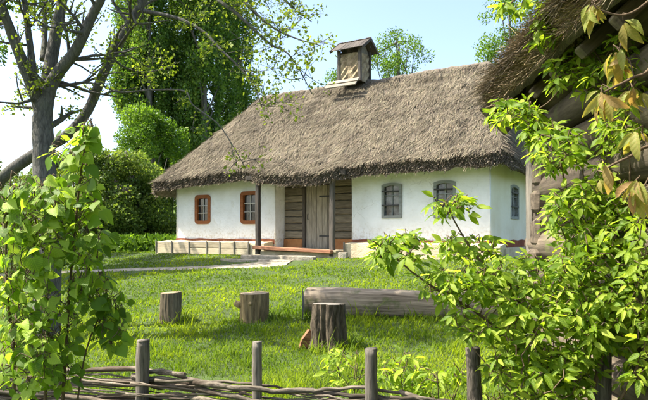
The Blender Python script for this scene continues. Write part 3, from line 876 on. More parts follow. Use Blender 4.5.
# split slab of brown wood leaning on the dark stump
g = Geo(); b0 = P(308, 349, ground_hit(308, 349)); z0 = gz(b0.x, b0.y)
prof = [(-.10, 0), (.10, 0), (.11, .10), (.06, .24), (-.02, .26), (-.09, .13)]
g.add([(x, -.03 - .02 * math.sin(z * 9), z - .02) for x, z in prof] + [(x * .9, .035, z - .02) for x, z in prof],
      [tuple(range(6)), tuple(reversed(range(6, 12)))] + [(k, k + 6, (k + 1) % 6 + 6, (k + 1) % 6) for k in range(6)])
so = link("split_log", g.mesh("split_log"), wood("rotten brown wood", (.10, .045, .02), (.28, .14, .07)), None, (b0.x - .02, b0.y, z0), (.05, .18, .3))
tag(so, "small split piece of red-brown wood leaning against the dark stump", "wood piece")

L0 = P(309, 318, ground_hit(309, 317) + .2); L1 = P(522, 322, ground_hit(522, 321) + .2)
L0.z = gz(L0.x, L0.y) + .20; L1.z = gz(L1.x, L1.y) + .17
log = thing("fallen_log", ((L0 + L1) / 2), "long weathered grey log lying in the grass behind the dark stump", "log")
ax = (L1 - L0); LL = ax.length; g = Geo(); n, rows = 28, 26; rnd = random.Random(5)
for i in range(rows):
    f = i / (rows - 1); r = .26 - .05 * f + .008 * math.sin(f * 9)
    for k in range(n):
        a = 2 * math.pi * k / n
        sq = 1 / max(abs(math.cos(a)), abs(math.sin(a))) ** .35
        crack = .02 * math.exp(-((a - 1.15 - .1 * math.sin(f * 3)) / .10) ** 2) + .02 * math.exp(-((a - 2.3 - .12 * f) / .09) ** 2)
        rr = r * sq * (1 + .03 * math.sin(3 * a + f * 2)) * (1 + .02 * (rnd.random() - .5)) * .93 - crack
        ex = 0
        g.v.append(((f - .5) * LL + ex, rr * math.cos(a), rr * math.sin(a)))
for i in range(rows - 1):
    for k in range(n): j = (k + 1) % n; g.f.append((i * n + k, i * n + j, (i + 1) * n + j, (i + 1) * n + k))
lo = link("trunk", g.mesh("log", True), M_logbig, log)
Xd = ax.normalized(); Yd = Vector((0, 0, 1)).cross(Xd).normalized(); Zd = Xd.cross(Yd)
lo.matrix_local = Matrix((Xd, Yd, Zd)).transposed().to_4x4()
for i, r_ in ((0, 1), (rows - 1, -1)):
    c = Geo(); rim = [Vector(v) for v in g.v[i * n:(i + 1) * n]]; ctr = sum(rim, Vector()) / n
    c.add(rim + [ctr - Vector((.03 * -r_, 0, 0))], [((k + 1) % n, k, n) if r_ > 0 else (k, (k + 1) % n, n) for k in range(n)])
    e = link("end_grain", c.mesh("end"), M_grey, log); e.matrix_local = lo.matrix_local.copy()

# ------------------------------------------------------------------ wattle fence
fence = thing("wattle_fence", (0, 4.1, 0), "low woven wattle fence of grey rods between short stakes", "fence")
FP = [(-20, 4.55, 346, .05), (143, 4.30, 343, .052), (257, 4.12, 345, .038), (371, 3.98, 352, .046), (473, 3.86, 352, .052), (603, 3.72, 347, .055)]
fpos = []
for i, (px, d, ty, r) in enumerate(FP):
    x = (px - 324) / FPX * d; zt = CAM_Z - (ty - HZ) / FPX * d; z0 = gz(x, d)
    fpos.append((x, d))
    g = Geo(); lean = [(.02, 0), (.012, 0), (.0, 0), (-.012, 0), (-.045, 0), (0, 0)][i]
    pts = [(x - lean[0], d, z0 - .15), (x - lean[0] * .5, d, z0 + .25), (x, d, zt - .02), (x + .003, d, zt)]
    fine = smooth_path(pts, 4); rr = [r * (1.06 - .10 * k / len(fine)) * (1 + .05 * math.sin(k * 1.9 + i)) for k in range(len(fine))]; rr[-1] *= .86; rr[-2] *= .97
    g.tube(fine, rr, 16, .055, 60 + i, True, .85)
    po = link("post", g.mesh("post", True, (x, d, z0)), M_post_d if i in (4,) else M_post, fence); po.location = (x, d - 4.1, z0)
def fence_xy(t):
    """t along the fence 0..5 -> x, y"""
    i = min(int(t), len(fpos) - 2) if t >= 0 else 0
    f = t - i
    return fpos[i][0] + (fpos[i + 1][0] - fpos[i][0]) * f, fpos[i][1] + (fpos[i + 1][1] - fpos[i][1]) * f
rnd = random.Random(12)
ROWS = 29
for r_ in range(ROWS):
    for seg in range(3):
        t0 = (-.6, 1.1, 3.0)[seg] + rnd.uniform(-.5, .3); t1 = (1.75, 3.7, 5.25)[seg] + rnd.uniform(-.4, .25)
        t0, t1 = max(t0, -.9), min(t1, 5.2)
        zb = .0 + .0177 * r_ + rnd.uniform(-.008, .008)
        pts = []; k = 0; t = t0; sgn = 1 if r_ % 2 else -1; side = sgn * (1 if seg % 2 == 0 else -1)
        zt0, zt1 = rnd.uniform(-.015, .015), rnd.uniform(-.015, .02)
        if r_ >= ROWS - 3: zt0 += rnd.uniform(0, .03)
        m = int((t1 - t0) * 9)
        for q in range(m + 1):
            t = t0 + (t1 - t0) * q / m
            x, y = fence_xy(t)
            wv = math.cos(math.pi * t) * sgn * .068
            leftup = (0.028 * max(0, 2.2 - t) - .03 * max(0, min(t, 4.2) - 2.2)) * (r_ / ROWS)
            zz = zb + zt0 + (zt1 - zt0) * q / m + .012 * math.sin(t * 3.1 + r_ * 1.7 + seg) + leftup
            pts.append((x, y + wv - .005 + rnd.uniform(-.012, .012), zz + rnd.uniform(-.011, .011)))
        rad = rnd.choice([.007, .010, .013, .017, .021])
        g = Geo(); g.tube(pts, lerp_r(len(pts), rad, rad * rnd.uniform(.45, .8)), 9, .20, r_ * 7 + seg)
        # grain runs along the object's x axis here because the fence runs along x
        link("rod", g.mesh("rod", True, (0, 4.1, 0)), M_rod, fence)

# ------------------------------------------------------------------ barn on the right
BD = Vector((.068, 1, 0)).normalized(); BN = Vector((-BD.y, BD.x, 0))      # along the wall (away from camera), outward (to the left)
BC = Vector((1.98, 5.85, 0))                                              # far corner
bz = min(gz(BC.x, BC.y), gz(1.7, 2.0))
barn = thing("log_barn", (BC.x, BC.y, bz), "dark log barn with overhanging thatched eave, half hidden by leafy bush", "barn")
def bp(s, o, z): 
    """s metres from the far corner towards the camera, o outwards from the wall"""
    p = -BD * s + BN * o; return Vector((p.x, p.y, z))
rb = math.atan2(BD.y, BD.x)
z = -.05; i = 0; BL = 5.6
while z < 3.02:
    h = random.uniform(.25, .31)
    gl_ = Geo(); gl_.tube([(-BL / 2 + BL * q / 12, .012 * math.sin(q * 1.3 + i), .012 * math.sin(q * .9 + i * 2)) for q in range(13)], [h * (.5 + .015 * math.sin(q * 2.1 + i)) for q in range(13)], 16, .03, i, True); me = gl_.mesh("wall_log", True)
    c = bp(BL / 2 - (.22 if i % 2 else .05), -.11 + random.uniform(-.015, .015), z + h / 2)
    link("wall_log", me, M_barnlog, barn, c, (0, random.uniform(-.004, .004), rb))
    # crossing log of the far end wall, its end sticks out past the corner
    me = plank_mesh(2.6 + .3, .21, h - .035, .035, .016, i + 20)
    c2 = bp(.13, .06 + random.uniform(-.05, .03) - 1.45, z + h / 2 + (.13 if i % 2 == 0 else .12))
    link("cross_log", me, M_barnlog, barn, c2, (0, 0, rb + math.pi / 2))
    z += h; i += 1
g = Geo()
for q in (0,):
    a, b, c, d_ = bp(-.02, -.21, 0), bp(BL, -.21, 0), bp(BL, -.21, 3.3), bp(-.02, -.21, 3.3)
    g.quad(a, b, c, d_)
link("inner_wall", g.mesh("inner_wall"), M_barnlog, barn)
for k in range(5):
    hh_ = 3.12 + k * .25
    plank("gable_log", 3.0, .2, .24, bp(.13, -1.62 - k * .26, hh_), (0, 0, rb + math.pi / 2), M_barnlog, barn, .05, .01, k)
plank("corner_post", 2.8, .13, .10, bp(-.10, -.02, 1.3), UP, wood("pale post wood", (.10, .088, .07), (.28, .25, .20)), barn, .012, .006)
plank("wall_plate", BL + .5, .2, .2, bp(BL / 2 - .3, -.08, 3.1), (0, 0, rb), M_barnlog, barn, .02, .006)
for s in np.arange(-.2, BL, .55):
    o_ = plank("rafter", 2.2, .09, .09, bp(float(s), -.55, 3.42), (0, 0, 0), M_barnlog, barn, .012, .004)
    Xd = (-BN * math.cos(.76) + Vector((0, 0, math.sin(.76)))).normalized(); Yd = BD; Zd = Xd.cross(Yd)
    M = Matrix((Xd, Yd, Zd)).transposed().to_4x4(); M.translation = o_.location; o_.matrix_local = M
bb = plank("barge_board", 2.9, .05, .36, bp(-.30, -.72, 3.66), ZR, M_barnlog, barn, .008, .004)
_x = (-BN * math.cos(.76) + Vector((0, 0, math.sin(.76)))).normalized(); _m4 = Matrix((_x, BD, _x.cross(BD))).transposed().to_4x4(); _m4.translation = bb.location; bb.matrix_local = _m4
B_E, B_S0, B_S1 = .37, -.58, 5.6       # eave overhang, far end, near end
def barn_uv(a, t): return B_S0 + (B_S1 - B_S0) * a, B_E - t * 3.6         # s, o
def barn_z(s, o): return 2.80 + .29 + (B_E - o) * .95 + .08 * (fbm(s * 2, o * 2, 61) - .5) + .04 * (fbm(s * 7, o * 5, 62) - .5) - .10 * np.exp(-(B_E - o) / .08)
nu2, nv2 = 90, 50
A, T = np.meshgrid(np.linspace(0, 1, nu2), np.linspace(0, 1, nv2)); A = A.ravel(); T = T.ravel()
S_, O_ = barn_uv(A, T); Zt = barn_z(S_, O_)
O_e = O_ + .05 * (fbm(S_ * 3, S_ * 0, 66) - .5)
def bw(s, o, z): return np.stack([-BD.x * s + BN.x * o, -BD.y * s + BN.y * o, z], 1)
top = bw(S_, O_e, Zt); bot = bw(S_ + np.where(A < .5, .05, 0), O_e - .07, Zt - .25 - .03 * fbm(S_ * 4, O_, 64))
ii = (np.arange(nv2 - 1)[:, None] * nu2 + np.arange(nu2 - 1)[None, :]).ravel()
Ft = np.stack([ii, ii + 1, ii + 1 + nu2, ii + nu2], 1)[:, ::-1]; Fb = Ft[:, ::-1] + nu2 * nv2
brd = np.concatenate([np.arange(nu2), np.arange(1, nv2) * nu2 + nu2 - 1, (nv2 - 1) * nu2 + np.arange(nu2 - 2, -1, -1), np.arange(nv2 - 2, 0, -1) * nu2]); nb = np.roll(brd, -1)
broof = link("roof", np_mesh("barn_roof", np.concatenate([top, bot]), np.concatenate([Ft, Fb, np.stack([nb, nb + nu2 * nv2, brd + nu2 * nv2, brd], 1)]), smooth=True), M_thatch, barn)
# straw: on the slope near the eave, and the cut butts along the edge
n = 42000; s_ = B_S0 + RNG.random(n) * (B_S1 - B_S0); o_ = B_E - RNG.random(n) ** 1.4 * 2.2
pos = bw(s_, o_, barn_z(s_, o_)); dn = np.array([BN.x, BN.y, -.95])
d = np.repeat(dn[None], n, 0) + (RNG.random((n, 3)) - .5) * .8 + np.array([0, 0, .12]); nr = np.repeat(np.array([[BN.x * .7, BN.y * .7, .72]]), n, 0) + (RNG.random((n, 3)) - .5) * .3
L = .10 + .2 * RNG.random(n)
link("straw", scatter("straw", STRAW, [(0, 1, 2, 3)], pos, d, nr, L, straw_cols(n, fbm(s_ * 3, o_ * 3, 5)), wsc=(.003 + .006 * RNG.random(n)) / L), M_straw, broof, kind="stuff")
n = 60000; far = RNG.random(n) < .12
s_ = np.where(far, B_S0 + RNG.random(n) * .04, B_S0 + RNG.random(n) * (B_S1 - B_S0)); o_ = np.where(far, B_E - RNG.random(n) * 2.5, B_E - .02 - RNG.random(n) * .05)
hh = RNG.random(n)
pos = bw(s_, o_ - hh * .05, barn_z(s_, o_) - hh * .26)
d = np.where(far[:, None], np.array([[BD.x, BD.y, -.6]]), np.array([[BN.x, BN.y, -.35]])) + (RNG.random((n, 3)) - .5) * 1.5
pos = pos - d * .03
L = .035 + .06 * RNG.random(n) + .16 * RNG.random(n) ** 7
link("eave_straw", scatter("eave_straw", STRAW, [(0, 1, 2, 3)], pos, d, RNG.random((n, 3)) - .5, L, straw_cols(n, None, (.11, .078, .042), (.50, .39, .235)), wsc=(.002 + .004 * RNG.random(n)) / L), M_straw, broof, kind="stuff")

# ------------------------------------------------------------------ trees
def seg_closest(paths, q):
    best = (1e9, None)
    for p in paths:
        for a in p:
            dd = (a - q).length_squared
            if dd < best[0]: best = (dd, a)
    return best[1]
def cloud(n, blobs, shell=.55, seed=0):
    """points in a set of ellipsoids (cx, cy, cz, rx, ry, rz), denser to the outside; returns pos, outward dir"""
    r = np.random.default_rng(seed); B = np.array(blobs, float)
    w_ = (B[:, 3] * B[:, 4] * B[:, 5]) ** .67; k = r.choice(len(B), n, p=w_ / w_.sum())
    dv = r.normal(size=(n, 3)); dv /= np.linalg.norm(dv, axis=1, keepdims=True)
    rad = shell + (1 - shell) * r.random(n); rad = np.where(r.random(n) < .25, r.random(n), rad)
    return B[k, :3] + dv * rad[:, None] * B[k, 3:], dv, k
def crown(name, parent, base, n, blobs, size, mat, seed, up=.3, shell=.55, droop=0.0):
    pos, out, k = cloud(n, blobs, shell, seed); r = np.random.default_rng(seed + 1)
    d = out * .6 + r.normal(size=(n, 3)) * .6 + np.array([0, 0, up]); nr = out + r.normal(size=(n, 3)) * .7 + np.array([0, 0, .5])
    tint = np.clip(.5 + (r.random(n) - .5) * .7 + (r.random(len(blobs))[k] - .5) * .5, 0, 1)
    me = scatter(name, SIMPLE[0], SIMPLE[1], pos, d, nr, size * (.6 + .8 * r.random(n)), tint, base, wsc=.8 + .5 * r.random(n))
    return link(name, me, mat, parent, kind="stuff" if name != "crown" else None)

def bushy(rnd, c, R, H, nb, br):
    """clumps around a bush / crown centre"""
    B = []
    for _ in range(nb):
        a, q = rnd.uniform(0, 6.28), rnd.random() ** .6; zz = rnd.uniform(-1, 1)
        rr = math.sqrt(max(0, 1 - zz * zz * .85)) * q * (1.35 if rnd.random() < .2 else 1)
        s = br * rnd.uniform(.5, 1.4)
        B.append((c[0] + math.cos(a) * R * rr, c[1] + math.sin(a) * R * rr, c[2] + zz * H, s, s, s * .8))
    return B
def simple_tree(name, label, cat, group, x, y, h, R, cz, H, nb, br, n, size, mat, seed, trunk_r=.15, limbs=7, shell=.5):
    rnd = random.Random(seed); z0 = gz(x, y); t = thing(name, (x, y, z0), label, cat, group)
    B = bushy(rnd, (x, y, z0 + cz), R, H, nb, br)
    g = Geo(); top_ = Vector((x + rnd.uniform(-.2, .2), y, z0 + cz + H * .5))
    tp = smooth_path([(x, y, z0 - .2), (x + rnd.uniform(-.1, .1), y, z0 + cz * .5), top_], 5)
    g.tube(tp, lerp_r(len(tp), trunk_r, trunk_r * .3), 8, .08, seed)
    for b in rnd.sample(B, min(limbs, len(B))):
        s = tp[rnd.randrange(len(tp) // 3, len(tp))]; e = Vector(b[:3]); m = (s + e) / 2 + Vector((0, 0, rnd.uniform(0, .3)))
        pth = smooth_path([s, m, e], 4); g.tube(pth, lerp_r(len(pth), trunk_r * .35, trunk_r * .08), 6, .05, seed)
    link("trunk", g.mesh("trunk", True, (x, y, z0)), M_tree, t)
    crown("crown", t, (x, y, z0), n, B, size, mat, seed, shell=shell)
    return t

# poplars behind the cottage's left end
for i, (px, d, hw_, sd) in enumerate([(133, 37, 1.3, 1), (160, 39, 1.5, 2), (190, 38, 1.6, 3), (216, 40, 1.5, 4), (238, 42, 1.35, 5), (203, 37, 1.35, 6), (148, 36.5, 1.2, 7)]):
    x = (px - 324) / FPX * d; z0 = gz(x, d); rnd = random.Random(sd)
    t = thing("poplar_tree", (x, d, z0), "tall columnar poplar with dense upright foliage behind the cottage", "tree", "row of poplars behind the cottage")
    g = Geo(); g.tube([(x, d, z0 - .3), (x + .1, d, z0 + 8), (x, d, z0 + 21)], [.26, .15, .04], 8, .06); B = []
    H = rnd.uniform(20, 23)
    for k in range(150):
        f = rnd.random(); zz = z0 + 1.5 + f * (H - 2); rad = hw_ * (min(1, .35 + f * 2.2)) * (1 if f < .6 else max(.15, 1 - (f - .6) * 2.0))
        a = rnd.uniform(0, 6.28); q = rad * rnd.uniform(.45, 1)
        e = (x + math.cos(a) * q, d + math.sin(a) * q, zz)
        B.append((*e, .42, .42, rnd.uniform(.9, 1.6)))
        if k % 3 == 0: g.tube([(x, d, zz - 2.2), (x + math.cos(a) * q * .5, d + math.sin(a) * q * .5, zz - 1.2), e], [.09, .06, .02], 5)
    link("trunk", g.mesh("trunk", True, (x, d, z0)), bark("poplar bark", (.05, .045, .036), (.17, .155, .125)) if i == 0 else MATS["poplar bark"], t)
    crown("crown", t, (x, d, z0), 33000, B, .15, M_poplar, 100 + i, up=1.0, shell=.25)

simple_tree("maple_tree", "young bright yellow-green tree in front of the poplars", "tree", None, (150 - 324) / FPX * 31, 31, 6, 1.75, 4.6, 1.9, 22, .62, 15000, .115, M_maple, 21)
simple_tree("broadleaf_tree", "loose leafy tree rising just behind the chimney", "tree", None, (400 - 324) / FPX * 33, 33, 12, 1.5, 10.2, 1.5, 22, .55, 5500, .095, M_maple, 22, limbs=14)
simple_tree("broadleaf_tree", "sparse bright tree top beyond the roof's right end", "tree", None, (512 - 324) / FPX * 30, 30, 13, 1.6, 10.6, 1.9, 26, .6, 6500, .095, M_maple, 23, limbs=14)
simple_tree("broadleaf_tree", "small thin tree top peeping over the ridge before the chimney", "tree", None, (334 - 324) / FPX * 36, 36, 9, .9, 9.5, .7, 8, .4, 1300, .09, M_maple, 24, limbs=8)
# lilac hedge left of the cottage
for i, (px, d, R, H, lb) in enumerate([
        (162, 27.5, 1.5, 1.75, "lilac bush against the cottage's left corner"),
        (132, 26.8, 1.6, 2.0, "tall lilac bush with faded blossom second from the cottage corner"),
        (100, 26.2, 1.6, 2.1, "tall lilac bush with pinkish blossom beside the linden sapling's top"),
        (62, 27.0, 1.8, 1.9, "dark bush behind the linden sapling and the old tree"),
        (18, 27.5, 2.0, 1.7, "broad low bush far behind the old tree trunk"),
        (-40, 27.0, 2.2, 2.2, "big bush at the lawn's far left edge")]):
    x = (px - 324) / FPX * d; z0 = gz(x, d); rnd = random.Random(300 + i)
    t = thing("lilac_bush", (x, d, z0), lb, "bush", "lilac hedge along the lawn's far side")
    B = bushy(rnd, (x, d, z0 + H), R, H * .92, 34, .5)
    g = Geo()
    for b in B[::2]:
        s = Vector((x + rnd.uniform(-.4, .4), d + rnd.uniform(-.3, .3), z0 - .1)); e = Vector(b[:3])
        pth = smooth_path([s, (s + e) / 2 + Vector((rnd.uniform(-.2, .2), 0, .3)), e], 4); g.tube(pth, lerp_r(len(pth), .045, .012), 5)
    link("stem", g.mesh("stem", True, (x, d, z0)), M_tree, t)
    crown("crown", t, (x, d, z0), 14000, B, .115, M_lilac, 310 + i)
    if i in (1, 2):
        fb = [(b[0], b[1] - .1, b[2] + .15, .3, .3, .3) for b in B if b[2] > z0 + H][:5]
        pos, out, k = cloud(350, fb, .6, 330 + i); r = np.random.default_rng(5)
        me = scatter("blossom", SIMPLE[0], SIMPLE[1], pos, out + np.array([0, 0, .8]), out, .09 * (.6 + r.random(350)), np.array([.40, .30, .34])[None] * (.7 + .5 * r.random((350, 1))), (x, d, z0))
        link("blossom", me, M_flower, t, kind="stuff")
# low weeds at the hedge foot
r = np.random.default_rng(77); n = 9000
wx_ = r.uniform(-15, -5.6, n); wy = 24.6 + r.normal(size=n) * .45; wz = ground_z(wx_, wy)
me = scatter("undergrowth", SIMPLE[0], SIMPLE[1], np.stack([wx_, wy, wz + r.random(n) ** 1.5 * .55], 1), r.normal(size=(n, 3)) * .5 + np.array([0, 0, .8]), r.normal(size=(n, 3)), .16 * (.6 + r.random(n)), r.random(n))
tag(link("undergrowth", me, M_maple, kind="stuff"), "bright green undergrowth at the foot of the hedge", "undergrowth")

# far woodland belt that closes the view towards the horizon
r = np.random.default_rng(78); n = 40000; ang = r.uniform(-1.1, 1.1, n); dist = r.uniform(58, 72, n)
hx, hy = np.sin(ang) * dist, np.cos(ang) * dist
top_h = 3.2 + 2.2 * fbm(ang * 14, ang * 0, 12); hz = ground_z(hx, hy) + r.random(n) ** .8 * top_h
me = scatter("far_wood", SIMPLE[0], SIMPLE[1], np.stack([hx, hy, hz], 1), r.normal(size=(n, 3)), r.normal(size=(n, 3)) + np.array([0, -1, .5]), .55 * (.6 + .8 * r.random(n)), np.clip(fbm(ang * 30, hz * .5, 8) + (r.random(n) - .5) * .4, 0, 1))
tag(link("far_wood", me, M_poplar, kind="stuff"), "distant belt of trees beyond the hedge", "woodland")

# big old trees at the left: hand-placed limbs, random twigs, sparse spring leaves
def grow(g, rnd, start, dirv, L_, r, level, tips):
    n = 5; pts = [start]; d = dirv.normalized()
    for i in range(n):
        d = (d + Vector((rnd.uniform(-.25, .25), rnd.uniform(-.25, .25), rnd.uniform(-.18, .22)))).normalized()
        pts.append(pts[-1] + d * (L_ / n))
    g.tube(pts, lerp_r(len(pts), r, r * .35), 5 if level else 6, .05, rnd.randrange(999), False)
    for p in pts[2:]: tips.append((p, d.copy()))
    if level > 0:
        for _ in range(rnd.randint(2, 4)):
            k = rnd.randint(1, n - 1); a = Vector((rnd.uniform(-1, 1), rnd.uniform(-1, 1), rnd.uniform(-.6, .9))).normalized()
            grow(g, rnd, pts[k], d * .5 + a, L_ * rnd.uniform(.4, .65), r * .5, level - 1, tips)
def limb_tree(name, label, base, limbs, seed, twigs, leaf_n, size=.048, upper=None):
    """limbs: list of (points, r0, r1, number of side twigs, twig length)"""
    t = thing(name, base, label, "tree"); rnd = random.Random(seed); tips = []
    tg, lg = Geo(), Geo()
    for li, (pts, r0, r1, nt_, tl) in enumerate(limbs):
        p = smooth_path(pts, 6); g = tg if li == 0 else Geo()
        g.tube(p, lerp_r(len(p), r0, r1, .8), 14 if r0 > .08 else 7, .05, seed + li)
        if li == 0: link("trunk", g.mesh("trunk", True, base), M_tree, t)
        else: link("limb" if r0 > .03 else "branch", g.mesh("limb", True, base), M_tree, t)
        for _ in range(nt_):
            k = rnd.randrange(len(p) // 4, len(p) - 1); d = (p[k + 1] - p[k]).normalized()
            a = Vector((rnd.uniform(-1, 1), rnd.uniform(-1, 1), rnd.uniform(-.6, .8))).normalized()
            grow(lg, rnd, p[k], d * .6 + a, tl * rnd.uniform(.6, 1.3), max(.006, r1 * .5 + .004), 1, tips)
        if nt_ and r1 < .03: tips.append((p[-1], (p[-1] - p[-2]).normalized()))
    link("twigs", lg.mesh("twigs", True, base), M_tree, t, kind="stuff")
    r = np.random.default_rng(seed); k = r.integers(0, len(tips), leaf_n)
    tp = np.array([tuple(a) for a, b in tips]); td = np.array([tuple(b) for a, b in tips])
    pos = tp[k] + r.normal(size=(leaf_n, 3)) * .045; d = td[k] * .5 + r.normal(size=(leaf_n, 3)) * .7 + np.array([0, 0, -.1])
    vis = r.random(len(tips))[k]                       # some twigs leafier than others
    keep = r.random(leaf_n) < vis ** 2.6
    me = scatter("crown", SIMPLE[0], SIMPLE[1], pos[keep], d[keep], r.normal(size=(keep.sum(), 3)) + np.array([0, 0, .8]), size * (.5 + r.random(keep.sum())), r.random(keep.sum()), base)
    link("crown", me, M_treeleaf, t)
    if upper:
        pos, out, k = cloud(upper[0], upper[1], .3, seed + 9); m_ = len(pos)
        me = scatter("upper_crown", SIMPLE[0], SIMPLE[1], pos, r.normal(size=(m_, 3)), r.normal(size=(m_, 3)) + np.array([0, 0, .9]), .10 * (.6 + .8 * r.random(m_)), r.random(m_), base)
        link("upper_crown", me, M_treeleaf, t, kind="stuff")
    return t
D = 8.7
bx = P(46, 300, D); bx.z = gz(bx.x, bx.y)
limb_tree("old_tree", "old grey-barked tree with forking limbs behind the linden sapling", tuple(bx), [
    ([(bx.x, bx.y, bx.z - .2), P(48, 250, D), P(45, 180, D), P(43, 130, D), P(43, 108, D), P(44, 84, D + .1)], .20, .11, 4, .6),
    ([P(43, 124, D), P(39, 104, D), P(31, 84, D - .1), P(16, 45, D - .3), P(1, 5, D - .5), P(-18, -50, D - .7)], .11, .05, 9, .8),
    ([P(41, 128, D), P(39, 108, D), P(36, 88, D - .1), P(30, 45, D - .15), P(24, -5, D - .2), P(20, -60, D - .2)], .075, .03, 8, .7),
    ([P(43, 124, D), P(45, 102, D), P(48, 80, D + .2), P(56, 32, D + .3), P(63, -5, D + .4), P(70, -60, D + .6)], .13, .06, 8, .8),
    ([P(44, 126, D), P(47, 99, D), P(56, 76, D), P(76, 50, D - .1), P(92, 16, D - .2), P(104, -8, D - .3), P(120, -60, D - .4)], .115, .045, 9, .8),
    ([P(43, 60, D + .3), P(45, 30, D + .5), P(44, -10, D + .6)], .05, .03, 5, .7),
], 401, 0, 14000, upper=(4200, bushy(random.Random(9), (-3.8, 8.7, 7.3), 2.1, 1.5, 34, .5)))
D2 = 9.4
b2 = P(-55, 300, D2); b2.z = gz(b2.x, b2.y)
limb_tree("old_tree", "leaning dark tree whose long branches reach over the thatched roof", tuple(b2), [
    ([(b2.x, b2.y, b2.z - .2), P(-30, 215, D2), P(2, 178, D2), P(38, 152, D2), P(66, 136, D2), P(88, 110, D2), P(104, 72, D2 - .1), P(124, 34, D2 - .2), P(144, -2, D2 - .3), P(165, -50, D2 - .4)], .10, .058, 6, .8),
    ([P(99, 84, D2), P(120, 92, D2 - .3), P(150, 90, D2 - .5), P(184, 91, D2 - .7), P(193, 105, D2 - .8), P(218, 124, D2 - .9), P(234, 148, D2 - 1), P(245, 167, D2 - 1)], .019, .005, 6, .30),
    ([P(137, 10, D2 - .2), P(160, 14, D2 - .4), P(182, 20, D2 - .6), P(205, 33, D2 - .7), P(219, 48, D2 - .8), P(237, 65, D2 - .9), P(252, 83, D2 - 1), P(262, 107, D2 - 1.1)], .036, .006, 13, .5),
    ([P(150, -20, D2 - .3), P(190, -15, D2 - .6), P(225, 5, D2 - .9), P(247, 23, D2 - 1), P(270, 44, D2 - 1.1), P(286, 52, D2 - 1.2), P(299, 69, D2 - 1.3), P(312, 94, D2 - 1.4)], .036, .005, 16, .45),
    ([P(165, -50, D2 - .4), P(210, -30, D2 - .7), P(250, 8, D2 - .9), P(272, 27, D2 - 1), P(295, 38, D2 - 1.1), P(322, 46, D2 - 1.2)], .035, .005, 18, .45),
    ([P(165, -50, D2 - .4), P(215, -45, D2 - .2), P(260, -25, D2), P(290, 5, D2), P(312, 22, D2)], .035, .006, 16, .45),
    ([P(135, 14, D2), P(150, 2, D2 + .2), P(175, -5, D2 + .4), P(230, -12, D2 + .6)], .03, .01, 12, .6),
    ([P(112, 58, D2), P(126, 68, D2 + .2), P(145, 72, D2 + .3), P(170, 68, D2 + .4)], .02, .006, 7, .4),
], 402, 0, 15000)
# fruit trees outside the picture to the left; their shade falls across the lawn
for i, (x, y, cz, R_, H_, n_, lb) in enumerate([
        (-11.6, 16.6, 7.0, 2.3, 2.2, 10000, "tall fruit tree beside the lawn path, beyond the leaning tree"),
        (-10.6, 17.6, 9.4, 2.1, 1.9, 8000, "slender high-crowned fruit tree by the lawn path"),
        (-13.5, 21.0, 6.5, 2.4, 2.0, 6500, "tall fruit tree by the far end of the hedge")]):
    simple_tree("fruit_tree", lb, "tree", None, x, y, cz, R_, cz, H_, 30, .75, n_, .17, M_maple, 500 + i, shell=.4)

